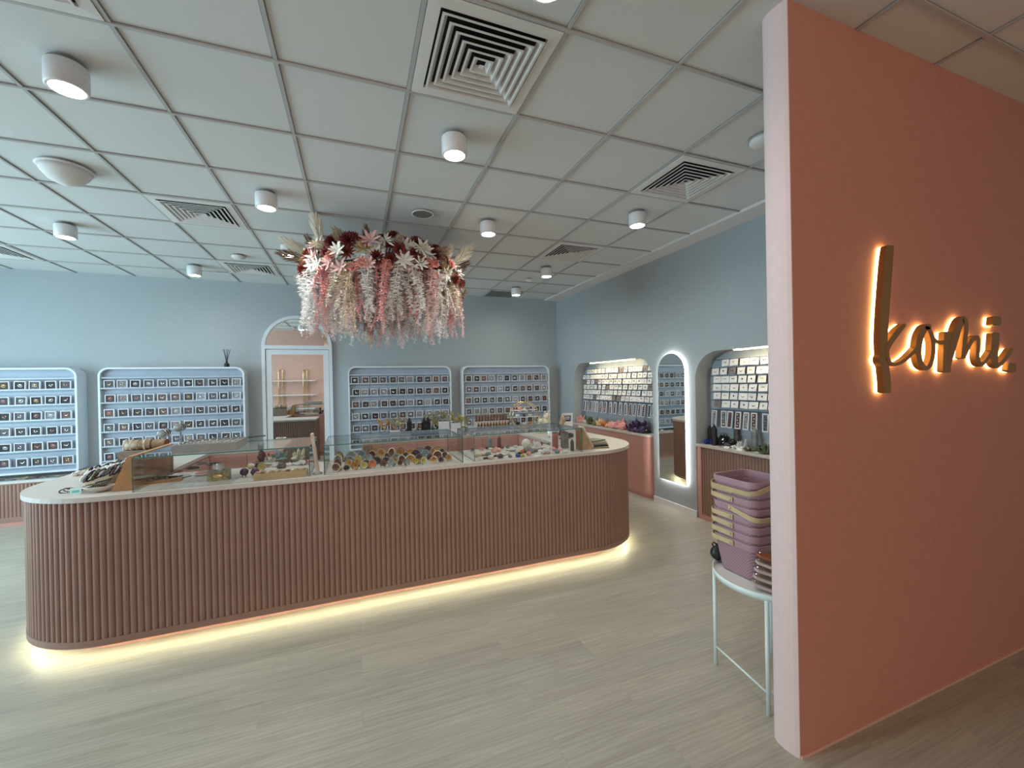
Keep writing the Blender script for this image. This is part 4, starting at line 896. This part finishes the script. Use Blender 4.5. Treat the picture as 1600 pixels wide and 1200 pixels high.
def tree_(x, y, h, c, lb):
    h *= 1.3
    t = thing('wire_gem_tree', lb, 'gem tree', (x*.92, y*.92, Z), RND.uniform(0, 3)); MB().lathe([(.03, 0), (.032, .008), (.02, .014)], 12).build('base', SM['brown'], t); m = MB(); m2 = MB(); m.tube([(0, 0, .01), (.004, 0, h*.3), (0, 0, h*.55)], .004, 6)
    for k in range(16):
        a = 6.28*k/16+RND.uniform(-.2, .2); r = h*RND.uniform(.2, .4); zz = h*RND.uniform(.6, 1); m.tube([(0, 0, h*.45), (r*.5*cos(a), r*.5*sin(a), zz-.02), (r*cos(a), r*sin(a), zz)], .0012, 4)
        for q in range(5): m2.ball((r*cos(a)+RND.uniform(-.014, .014), r*sin(a)+RND.uniform(-.014, .014), zz+RND.uniform(-.014, .014)), .0075, n=5, m=4)
    m.build('wire_trunk', M_brass, t); m2.build('gem_leaves', SM[c], t)
for x, y, h, c, lb in ((.32, 5.30, .17, 'amber', 'amber leaved wire gem tree at the left end of the back run'), (.44, 5.22, .19, 'olive', 'olive leaved wire gem tree, second from the left on the back run'), (.53, 5.34, .16, 'tan', 'tan leaved wire gem tree behind the white boxes'), (.88, 5.30, .19, 'olive', 'olive leaved wire gem tree in the middle of the back run'), (.99, 5.36, .17, 'green', 'green leaved wire gem tree behind the stacked white boxes'), (1.10, 5.38, .21, 'olive', 'tall olive wire gem tree behind the stacked white boxes'), (1.24, 5.36, .19, 'yellow', 'yellow green wire gem tree right of the stacked white boxes'), (1.33, 5.30, .15, 'olive', 'low olive wire gem tree beside the small white box')):
    tree_(x, y, h, c, lb)
for i in range(8):
    k_ = ['cluster', 'tower', 'pile', 'cluster', 'tower', 'tower', 'pile', 'cluster'][i]; stone(k_, 'black' if i % 3 else 'smoke', '%s %s, %s from left of the dark stones on the back run' % ('black' if i % 3 else 'smoky', {'cluster': 'crystal cluster', 'tower': 'stone tower', 'pile': 'rough stones'}[k_], ORD[i]), 'crystal', (.51+.052*i, 4.73+.05*(i % 2), Z), .095 if k_ != 'tower' else .115, rz=0)
for i, (x, y, zz, a, b, h) in enumerate((x_, y_, z_*1.3, a_*1.1, b_, h_*1.3) for x_, y_, z_, a_, b_, h_ in ((.30, 5.08, 0, .10, .06, .055), (.43, 5.09, 0, .09, .06, .085), (.55, 5.07, 0, .09, .05, .05), (1.02, 5.12, 0, .11, .08, .07), (1.02, 5.12, .0705, .10, .07, .065), (1.165, 5.12, 0, .11, .08, .065), (1.165, 5.12, .0655, .10, .07, .05))):
    o = MB().box((-a/2, -b/2, 0), (a/2, b/2, h)).build('white_gift_box', mat('gift_box', (.66, .68, .76), .5), None, False, (x*.92, y*.92, Z+zz)); tag(o, ['leftmost low white gift box on the back run', 'taller white gift box second from left on the back run', 'low white gift box left of the dark stones', 'lower box of the left white gift box pair', 'upper box of the left white gift box pair', 'lower box of the right white gift box pair', 'upper box of the right white gift box pair'][i], 'box')
    MB().box((-a/2-.001, -b/2-.001, h*.72), (a/2+.001, b/2+.001, h+.0)).build('lid', mat('gift_lid', (.72, .74, .82), .5), o)
w_ = Vector((.80, 3.50, ZG)); 
t = thing('agate_bowl', 'dark olive agate ring dish standing between the middle and right cases', 'bowl', (1.02, 4.0, Z)) if False else None
t = thing('agate_disc', 'dark olive agate disc on a small stand behind the gap of the cases', 'stone slice', (1.165, 4.70, Z)); MB().lathe([(.045, -.008), (.045, .008)], 20, T=Matrix.Translation((0, 0, .062)) @ Matrix.Rotation(pi/2, 4, 'X')).build('disc', SM['olive'], t); MB().lathe([(.022, -.0095), (.022, .0095)], 16, T=Matrix.Translation((0, 0, .062)) @ Matrix.Rotation(pi/2, 4, 'X')).build('centre', SM['black'], t); MB().box((-.03, -.02, 0), (.03, .02, .022)).build('stand', M_black, t)
# goods on the low cabinet under the far left board, and the other rear cabinet
for k in range(12):
    c = ['smoke', 'brown', 'grey', 'tan'][k % 4]; o = inst('bead_bracelet', bead_mesh(c, .045, .007), None, (-3.95+.085*k, 6.59+.02*(k % 2), .5152+.010), (.1*(-1)**k, .08, k)); tag(o, '%s bead bracelet, %s from left below the far left board' % ({'smoke': 'smoky'}.get(c, c), ORD[k]), 'bracelet', 'bracelets below the far left board')
t = thing('glass_dish_tray', 'pale glass tray under the bracelets below the far left board', 'tray', (-3.45, 6.59, .5152)); MB().box((-.62, -.075, 0), (.52, .075, .0045)).build('tray', mat('pale_glass', (.35, .45, .47), .2), t)
for k in range(10): stone('cluster' if k % 2 else 'pile', ['green', 'cream', 'grey', 'smoke', 'white'][k % 5], '%s crystals, %s from left on the low cabinet right of the mirror door' % ({'smoke': 'smoky'}.get(['green', 'cream', 'grey', 'smoke', 'white'][k % 5], ['green', 'cream', 'grey', 'smoke', 'white'][k % 5]), ORD[k]), 'crystal', (.15+.3*k, 6.59, .5152), .05, rz=0)
# ------------------------------------------------------------------ side table, baskets, pouches, bag
tc = Vector((1.942, 1.50)); TR = .252; TZ = .535
t = thing('side_table', 'round white metal tray table beside the pink wall', 'side table', (tc.x, tc.y, 0))
MB().lathe([(TR-.004, TZ-.012), (TR, TZ-.006), (TR-.006, TZ-.004), (.001, TZ-.003)], 48).build('tray_top', M_white, t, True)
m = MB(); m.lathe([(TR-.003, TZ-.014), (TR+.003, TZ-.014), (TR+.005, TZ+.016), (TR+.001, TZ+.016), (TR-.003, TZ-.014)], 48, cap=False); m.build('rim', M_mint, t, True)
legs = [(1.735, 1.352), (1.792, 1.700), (2.150, 1.648), (2.092, 1.300)]
for x, y in legs: MB().tube([(x-tc.x, y-tc.y, 0), (x-tc.x, y-tc.y, TZ-.012)], .0095, 10).build('leg', M_mint, t, True)
for a, b in ((0, 1), (2, 3)): MB().tube([(legs[a][0]-tc.x, legs[a][1]-tc.y, .10), (legs[b][0]-tc.x, legs[b][1]-tc.y, .10)], .005, 8).build('crossbar', M_mint, t, True)
MB().tube([(legs[0][0]-tc.x, legs[0][1]-tc.y, .10), (legs[3][0]-tc.x, legs[3][1]-tc.y, .10)], .005, 8).build('crossbar', M_mint, t, True)
# baskets
BX, BY = 1.925, 1.585; BZ = TZ-.0025; HB = .186; STP = .0445
def basket(k):
    z = BZ+STP*k; t = thing('shopping_basket', '', 'basket', (BX, BY, z), 0, 'stacked mauve shopping baskets')
    n = 6; m = MB(); lv = [(0, .100, 0), (.004, .108, 0), (HB-.032, .128, 0), (HB-.032, .130, 1), (HB, .1335, 1)]
    def loop(h, inset=0): return rrect(-h+inset, -h+inset, h-inset, h-inset, .045, n)
    rings = [(z_, loop(h)) for z_, h, _ in lv]; inn = [(z_, loop(h-.003)) for z_, h, _ in lv[::-1] if z_ > 0.003]
    def skin(mb, R, mi=0):
        N = len(R[0][1]); vs = [(p[0], p[1], z_) for z_, P_ in R for p in P_]; mb.add(vs, [(i*N+q, i*N+(q+1) % N, (i+1)*N+(q+1) % N, (i+1)*N+q) for i in range(len(R)-1) for q in range(N)], mi); return N
    b = MB(); R1 = rings[:3]; N = skin(b, R1); b.add([(p[0], p[1], .004) for p in loop(.104)], [tuple(range(N))]); skin(b, [(HB-.032, loop(.125)), (.004, loop(.104))]); b.build('perforated_body', M_perf, t)
    b = MB(); skin(b, [(HB-.034, loop(.1295)), (HB-.030, loop(.1310)), (HB-.003, loop(.1335)), (HB, loop(.1325)), (HB-.001, loop(.1285)), (HB-.034, loop(.1250))]); b.build('rim', M_mauve, t)
    return t
def strap(t, side, zc, tilt, reach=.145):
    # bent wood handle pivoting at the middle of two opposite faces: a U shaped flat band round one side of the basket
    h = .1375; pts = []
    for k in range(0, 5): pts.append((-h, reach*.75*k/4*1.0, 0))
    pts = [(-h, -.012, 0)]+[(-h, d, 0) for d in (0, .04, .09)]
    for k in range(9): a = pi-pi/2*k/8; pts.append((-h+.05+.05*cos(a), reach-.05+.05*sin(a), 0))
    for k in range(9): a = pi/2-pi/2*k/8; pts.append((h-.05+.05*cos(a), reach-.05+.05*sin(a), 0))
    pts += [(h, .09, 0), (h, .04, 0), (h, 0, 0), (h, -.012, 0)]
    P_ = [Vector(p) for p in pts]; vs = []; N = len(P_)
    for i, p in enumerate(P_):
        d = (P_[min(i+1, N-1)]-P_[max(i-1, 0)]).normalized(); nr = Vector((-d.y, d.x, 0))*.0022
        for s_, z_ in ((1, .012), (-1, .012), (-1, -.012), (1, -.012)): vs.append(p+nr*s_+Vector((0, 0, z_)))
    fs = [(i*4+q, i*4+(q+1) % 4, (i+1)*4+(q+1) % 4, (i+1)*4+q) for i in range(N-1) for q in range(4)]+[(0, 1, 2, 3), ((N-1)*4+3, (N-1)*4+2, (N-1)*4+1, (N-1)*4)]
    o = MB().add(vs, fs).build('handle', M_lwood, t, False, (0, 0, zc)); o.rotation_euler = (tilt, 0, side)
    for s_ in (-1, 1):
        Rm = Matrix.Rotation(side, 4, 'Z'); q = Rm @ Vector((s_*(h+.003), 0, 0)); m = MB(); m.ball((0, 0, 0), .006, n=8, m=6); rv = m.build('rivet', M_steel, o, True, (s_*(h+.003), 0, 0))
for k in range(8):
    b = basket(k)
    if k == 7: strap(b, pi/2, HB-.022, -.22, .150); lb = 'topmost mauve basket with its wooden handle swung toward the front'
    elif k == 4: strap(b, pi, HB-.018, -.20, .150); lb = 'mauve basket, fourth from the top, wooden handle dipping to the front'
    else: strap(b, 0, HB-.018, .02*(k % 3), .148); lb = 'mauve perforated basket, %s from the top, wooden handle folded to the back' % ORD[7-k] if k else 'bottom mauve basket standing on the white tray table, perforated sides in full view'
    b['label'] = lb
# flat pouches at the right of the baskets
for k in range(5):
    t = thing('folded_pouch', ['bottom', 'second lowest', 'middle', 'second highest', 'topmost tan leather'][k]+' beige folded pouch with a metal stud beside the baskets', 'pouch', (1.800+.006*k, 1.405-.002*k, BZ+.001+.034*k), -.95+.08*(k % 3), 'pouches on the tray table')
    m = MB(); m.prism([(-.060, 0), (-.045, -.025), (.075, -.035), (.075, .035), (-.045, .025)], 0, .012); m.build('pouch_body', mat('beige_leather', (.50, .40, .36), .55, var=.08) if k < 4 else mat('rust_leather', (.30, .10, .035), .5), t, rot=(0, .16, 0), loc=(0, 0, .0125))
    m = MB(); m.lathe([(.006, -.0), (.004, .005)], 10); m.build('stud', M_steel, t, loc=(-.042, 0, .0355))
t = thing('black_bag', 'small black bag slumped behind the bottom baskets on the table edge', 'bag', (1.862, 1.740, TZ))
m = MB(); m.ball((0, 0, .042), .042, sq=(1, .85, 1), n=14, m=10, jit=.05, rnd=RND); m.build('bag_body', M_black, t, True); MB().tube([(-.02, 0, .07), (-.030, .01, .09), (-.01, .02, .095), (.01, 0, .08)], .004, 6).build('strap', M_black, t, True)

# ------------------------------------------------------------------ backlit sign
def SG(x, y, Y): px = 1330+x/4.285; py = 360+y/4.285; return aty(px, py, Y)
YF = 1.116
LET = {
 'k': [([(258, 108), (246, 220), (234, 380), (224, 520), (216, 640), (212, 740), (214, 800)], [26, 30, 31, 31, 30, 28, 27]), ([(212, 780), (214, 830), (202, 868), (222, 905), (230, 960), (236, 1030), (236, 1082)], [27, 26, 24, 26, 27, 27, 26]),
       ([(352, 634), (318, 668), (284, 712), (256, 756), (238, 800)], [12, 18, 19, 16, 12]), ([(236, 790), (240, 850), (262, 892), (300, 896), (356, 868), (402, 826), (444, 780)], [12, 12, 12, 11, 11, 11, 12])],
 'o': [([(524, 642), (494, 652), (466, 700), (450, 770), (450, 840), (468, 900), (502, 922), (530, 890), (544, 830), (546, 760), (534, 700), (516, 660), (500, 650)], [16, 22, 22, 20, 18, 18, 15, 14, 14, 14, 14, 12, 10]), ([(532, 690), (552, 730), (584, 750), (624, 748)], [11, 11, 11, 12])],
 'm': [([(648, 686), (644, 780), (640, 870), (636, 944)], [28, 29, 29, 26]), ([(650, 900), (668, 820), (694, 720), (718, 640), (742, 596), (760, 604), (766, 660), (758, 740), (746, 852)], [14, 20, 24, 24, 20, 16, 15, 16, 14]), ([(750, 850), (778, 786), (804, 738), (830, 716), (846, 728), (846, 780), (842, 840), (852, 886), (872, 900)], [11, 13, 14, 14, 13, 13, 13, 14, 13]), ([(868, 900), (900, 870), (938, 814), (958, 776)], [12, 11, 11, 11])],
 'i': [([(966, 690), (960, 770), (956, 840), (962, 890), (982, 910)], [25, 26, 24, 20, 15]), ([(978, 908), (1012, 880), (1044, 836), (1070, 798)], [13, 13, 14, 13]), ([(972, 584), (968, 632)], [28, 28])],
 'full_stop': [([(1078, 896), (1070, 940)], [28, 28])]}
sg = thing('illuminated_sign', 'gold backlit script sign reading komi on the terracotta pink wall', 'sign', (2.6, 1.15, 1.6)); O = Vector((2.6, 1.15, 1.6))
def stroke(pts, ws):
    # smooth centre line with varying half widths, in crop pixels
    out = []
    n = len(pts)
    for i in range(n-1):
        p0 = pts[max(i-1, 0)]; p1 = pts[i]; p2 = pts[i+1]; p3 = pts[min(i+2, n-1)]
        for k in range(5):
            u = k/5; c = []
            for a in (0, 1): c.append(.5*((2*p1[a])+(-p0[a]+p2[a])*u+(2*p0[a]-5*p1[a]+4*p2[a]-p3[a])*u*u+(-p0[a]+3*p1[a]-3*p2[a]+p3[a])*u**3))
            out.append((c[0], c[1], ws[i]*(1-u)+ws[i+1]*u))
    out.append((*pts[-1], ws[-1]))
    def cap(a, b, w_):   # softly rounded stroke end
        dx, dy = a[0]-b[0], a[1]-b[1]; l = math.hypot(dx, dy) or 1
        return [(a[0]+dx/l*t_, a[1]+dy/l*t_, w_*k_) for t_, k_ in ((3, .93), (6, .75), (8, .45))]
    return cap(out[0], out[1], ws[0])[::-1]+out+cap(out[-1], out[-2], ws[-1])
def ribbon(pts, ws, y0, y1, grow=0):
    S = stroke(pts, ws); Wp = []
    for i, (x, y, w_) in enumerate(S):
        a = S[max(i-1, 0)]; b = S[min(i+1, len(S)-1)]; dx, dy = b[0]-a[0], b[1]-a[1]; l = math.hypot(dx, dy) or 1
        # the view squeezes X, so work out the width in real units on the sign plane
        c = SG(x, y, YF); L_ = SG(x-dy/l*w_, y+dx/l*w_, YF); R_ = SG(x+dy/l*w_, y-dx/l*w_, YF)
        L_ = c+(L_-c)*(1+grow); R_ = c+(R_-c)*(1+grow); Wp.append((L_, R_))
    vs = []
    for L_, R_ in Wp:
        for p, yy in ((L_, y0), (R_, y0), (R_, y1), (L_, y1)): vs.append((p.x-O.x, yy-O.y, p.z-O.z))
    N = len(Wp); fs = [(i*4+q, i*4+(q+1) % 4, (i+1)*4+(q+1) % 4, (i+1)*4+q) for i in range(N-1) for q in range(4)]+[(0, 1, 2, 3), ((N-1)*4+3, (N-1)*4+2, (N-1)*4+1, (N-1)*4)]
    return vs, fs
for nm, strokes in LET.items():
    body = MB(); face = MB()
    for q_, (pts, ws) in enumerate(strokes): e_ = .0005*q_+.0004*(nm in 'oi'); face.add(*ribbon(pts, ws, YF-.002-e_, YF+.020+e_)); body.add(*ribbon(pts, ws, YF+.0215+e_, 1.1495, -.06))
    f = face.build('letter_'+nm if len(nm) == 1 else nm, M_gold, sg); body.build('glowing_side', M_halo, f)

# ------------------------------------------------------------------ hanging flower ring
FC = Vector((.29, 4.28, 2.60)); HR = .60
fr = thing('hanging_flower_ring', 'hanging ring of dried pink and burgundy flowers with long white and pink strands', 'flower installation', FC)
MB().tube([(HR*cos(a), HR*sin(a), 0) for a in [2*pi*k/48 for k in range(48)]], .018, 8, closed=True).build('hoop', SM['brown'], fr, True)
for hx in (-.30, .30): MB().tube([(hx, 0, .0), (hx, 0, CH-FC.z)], .0025, 6).build('wire', M_steel, fr)
for s_ in (-1, 1): MB().tube([(s_*.30, -.52, 0), (s_*.30, .52, 0)], .008, 6).build('crossbar', SM['brown'], fr)
FR = random.Random(5)
def leaf(mb, p, d, l, w_, nrm=None):
    d = d.normalized(); s_ = d.cross(nrm or Vector((FR.uniform(-1, 1), FR.uniform(-1, 1), FR.uniform(-1, 1)))); 
    if s_.length < .01: s_ = d.cross(Vector((0, 0, 1)))
    s_.normalize(); mb.add([p, p+d*l*.5+s_*w_, p+d*l, p+d*l*.5-s_*w_], [(0, 1, 2, 3)])
def strand_mesh(kind, mt, seed):
    r = random.Random(seed); mb = MB(); L = 1.0; n = {'fern': 150, 'fluff': 230, 'wisp': 90}[kind]; ph = r.uniform(0, 6)
    for br in range({'fern': 4, 'fluff': 5, 'wisp': 3}[kind]):
        ox, oy = r.uniform(-.05, .05), r.uniform(-.05, .05); LL = L*r.uniform(.72, 1.0); q = []
        for i in range(14): u = i/13; q.append(Vector((ox*(.3+u)+.02*sin(ph+u*5+br), oy*(.3+u)+.02*cos(ph+u*4+br), -LL*u)))
        mb.tube(q, [.004*(1-.7*i/13) for i in range(14)], 4)
        for i in range(n):
            u = (i+r.random())/n; k = min(12, int(u*13)); p = q[k].lerp(q[k+1], u*13-k); a = r.uniform(0, 6.28)
            ln = {'fern': .050, 'fluff': .030, 'wisp': .06}[kind]*(1.15-.65*u)*r.uniform(.6, 1.2)
            d = Vector((cos(a), sin(a), -.7 if kind != 'wisp' else -1.6)); leaf(mb, p, d, ln, ln*(.20 if kind == 'fern' else .30 if kind == 'fluff' else .08))
    return mb.mesh('strand', mt)
M_fw = mat('strand_white', (.95, .92, .90), .8, var=.1); M_fp = mat('strand_pink', (.90, .50, .48), .8, var=.2); M_fpp = mat('strand_pale_pink', (.92, .70, .67), .8, var=.15); M_fb = mat('strand_beige', (.80, .66, .52), .85, var=.15); M_fc = mat('strand_cream', (.88, .82, .70), .8, var=.1)
SMs = [strand_mesh('fern', M_fw, 1), strand_mesh('fern', M_fw, 2), strand_mesh('fluff', M_fp, 3), strand_mesh('fluff', M_fpp, 4), strand_mesh('fluff', M_fb, 5), strand_mesh('fern', M_fc, 6), strand_mesh('wisp', M_fw, 7), strand_mesh('fluff', M_fp, 8), strand_mesh('fern', M_fpp, 9)]
seq = [0, 3, 1, 2, 0, 8, 5, 3, 0, 4, 2, 6, 0, 1, 5, 7, 0, 3, 1]
for k in range(98):
    a = 2*pi*k/98+FR.uniform(-.03, .03); R_ = HR+(.09, .0, -.07)[k % 3]+FR.uniform(-.02, .02); L = FR.uniform(.52, .66)*(1 if k % 5 else .86)
    inst('strand', SMs[seq[k % len(seq)]], fr, (R_*cos(a), R_*sin(a), -.02+FR.uniform(-.03, .05)), (FR.uniform(-.05, .05), FR.uniform(-.05, .05), FR.uniform(0, 6)), (1.25, 1.25, L))
def bloom(kind, mt, seed):
    r = random.Random(seed); mb = MB()
    def petal(az, el, l, w_, cup=.3, z0=0):
        c_, s_ = cos(az), sin(az); d = Vector((c_*cos(el), s_*cos(el), sin(el))); sd = Vector((-s_, c_, 0)); up = d.cross(sd)*-1; b = Vector((0, 0, z0))
        p = [b, b+d*l*.45+sd*w_+up*cup*l*.3, b+d*l*.85+sd*w_*.55+up*cup*l*.2, b+d*l, b+d*l*.85-sd*w_*.55+up*cup*l*.2, b+d*l*.45-sd*w_+up*cup*l*.3, b+d*l*.5]
        mb.add(p, [(0, 1, 6), (1, 2, 6), (2, 3, 6), (3, 4, 6), (4, 5, 6), (5, 0, 6)])
    if kind == 'rose':
        for ly in range(5):
            for k in range(5): petal(6.28*k/5+ly*.7, .25+.28*ly, .055-.006*ly, .026-.003*ly, .6, -.004*ly)
    elif kind == 'lily':
        for k in range(12): petal(6.28*k/12, .15+.35*(k % 2), .085, .014, .1)
    elif kind == 'dahlia':
        for ly in range(5):
            for k in range(11): petal(6.28*k/11+ly*.3, .05+.32*ly, .085-.008*ly, .011, .3)
    elif kind == 'foliage':
        for k in range(26): a = r.uniform(0, 6.28); leaf(mb, Vector((0, 0, 0)), Vector((cos(a), sin(a), r.uniform(-.2, 1))), r.uniform(.05, .10), .007)
    elif kind == 'pampas':
        for k in range(260):
            u = r.random(); a = r.uniform(0, 6.28); p = Vector((.012*cos(a), .012*sin(a), .24*u)); rad = .5+.6*sin(pi*min(1, u+.15)); leaf(mb, p, Vector((cos(a)*.45*rad, sin(a)*.45*rad, 1)), .10*rad, .0028)
    return mb.mesh({'rose': 'rose', 'lily': 'lily', 'dahlia': 'dahlia', 'foliage': 'gold_foliage', 'pampas': 'pampas_plume'}[kind], mt)
M_bur = mat('petal_burgundy', (.16, .022, .025), .7, var=.3); M_rus = mat('petal_rust', (.26, .065, .04), .7, var=.3); M_sal = mat('petal_salmon', (.66, .28, .23), .7, var=.15); M_ppk = mat('petal_pale_pink', (.76, .48, .47), .7, var=.1); M_pw = mat('petal_white', (.80, .78, .72), .7); M_gf = mat('leaf_gold', (.42, .27, .09), .5, var=.3); M_br = mat('plume_brown', (.24, .165, .105), .9, var=.2); M_be = mat('plume_beige', (.50, .40, .28), .9, var=.2)
BL = {'rb': bloom('rose', M_bur, 1), 'rs': bloom('rose', M_sal, 2), 'db': bloom('dahlia', M_bur, 3), 'dr': bloom('dahlia', M_rus, 4), 'lw': bloom('lily', M_pw, 5), 'lp': bloom('lily', M_ppk, 6), 'fg': bloom('foliage', M_gf, 7), 'fw': bloom('foliage', M_pw, 8), 'pb': bloom('pampas', M_br, 9), 'pe': bloom('pampas', M_be, 10), 'rp': bloom('rose', M_ppk, 11), 'pc': bloom('pampas', M_fc, 12)}
order = {0: ['lp', 'dr', 'rb', 'db', 'rs', 'db', 'rb', 'dr', 'rp', 'lp', 'rs', 'fg'], 1: ['dr', 'rb', 'lp', 'db', 'rs', 'lw', 'rb', 'db', 'db', 'fw'], 2: ['db', 'lp', 'rs', 'dr', 'lw', 'rb', 'fg', 'rs', 'lw', 'fg']}
def put(key, a, dr, dz, tx, s_):
    # blooms face outward and a little up
    inst(BL[key].name.split('.')[0], BL[key], fr, ((HR+dr)*cos(a), (HR+dr)*sin(a), dz), (0, tx, a), s_)
for tier, (n, dr, dz, tx, sz) in enumerate(((46, .0, .19, .5, 1.1), (54, .08, .12, .9, 1.1), (54, .12, .04, 1.25, 1.1), (46, .13, -.05, 1.5, 1.0))):
    for k in range(n):
        a = 2*pi*k/n+tier*.1+FR.uniform(-.06, .06); lst = order[min(2, tier)]
        # burgundy and rust gather in the middle of the side facing the entrance, cream at its ends
        f_ = (a+pi/2) % (2*pi)-0; front = abs(((a+pi/2+pi) % (2*pi))-pi)
        key = FR.choice(lst) if front < .95 else FR.choice(['fw', 'lw', 'pc', 'fg', 'rp', 'lp', 'dr'])
        put(key if key != 'pc' or tier < 2 else 'fw', a, dr+FR.uniform(-.03, .03), dz+FR.uniform(-.04, .04), tx+FR.uniform(-.3, .3), sz*FR.uniform(.85, 1.15))
for k in range(20):
    a = 2*pi*k/20+FR.uniform(-.1, .1); put(FR.choice(['pb', 'pe', 'pe', 'pc']), a, -.02, .10, FR.uniform(.35, 1.5), FR.uniform(.75, .95))
put('pb', pi*1.02, .05, .10, 1.35, 1.1); put('pb', -.12, .0, .12, 1.25, 1.0); put('fg', -.2, .16, -.15, 1.9, 1.1)

# ------------------------------------------------------------------ inner side of the shopfront wall, seen in the mirror door
YW = 1.27
for i, x in enumerate((-1.86, -1.27)):
    t = thing('brass_shelf_upright', ['left', 'right'][i]+' narrow arched brass shelf upright seen in the mirror door', 'shelf upright', (x, YW+.02, .80)); 
    m = MB(); m.tube([(-.05, .01, .003), (-.05, .01, 1.15)]+[(-.05*cos(a), .01, 1.15+.05*sin(a)) for a in [pi*k/8 for k in range(1, 8)]]+[(.05, .01, 1.15), (.05, .01, .003)], .012, 8); m.build('arched_tube', M_brass, t, True); MB().box((-.065, -.015, -.003), (.065, .04, .003)).build('foot', M_brass, t)
for i, z in enumerate((1.70, 1.32, .95)):
    t = thing('wall_shelf', ['upper', 'middle', 'lower'][i]+' long white shelf on the pink wall seen in the mirror door', 'shelf', (-1.6, YW, z)); MB().box((-1.2, .04, -.012), (.60, .22, .012)).build('board', M_white, t)
    for x in (-.9, .5): MB().box((x, .002, -.03), (x+.02, .20, -.0125)).build('bracket', M_white, t)
t = thing('wall_cabinet', 'long pink cabinet under the wall shelves seen in the mirror door', 'cabinet', (-1.6, YW, 0)); MB().box((-1.2, .005, .05), (.50, .24, .75)).build('carcass', M_cab, t); MB().box((-1.22, .005, .75), (.52, .26, .775)).build('countertop', M_top, t)
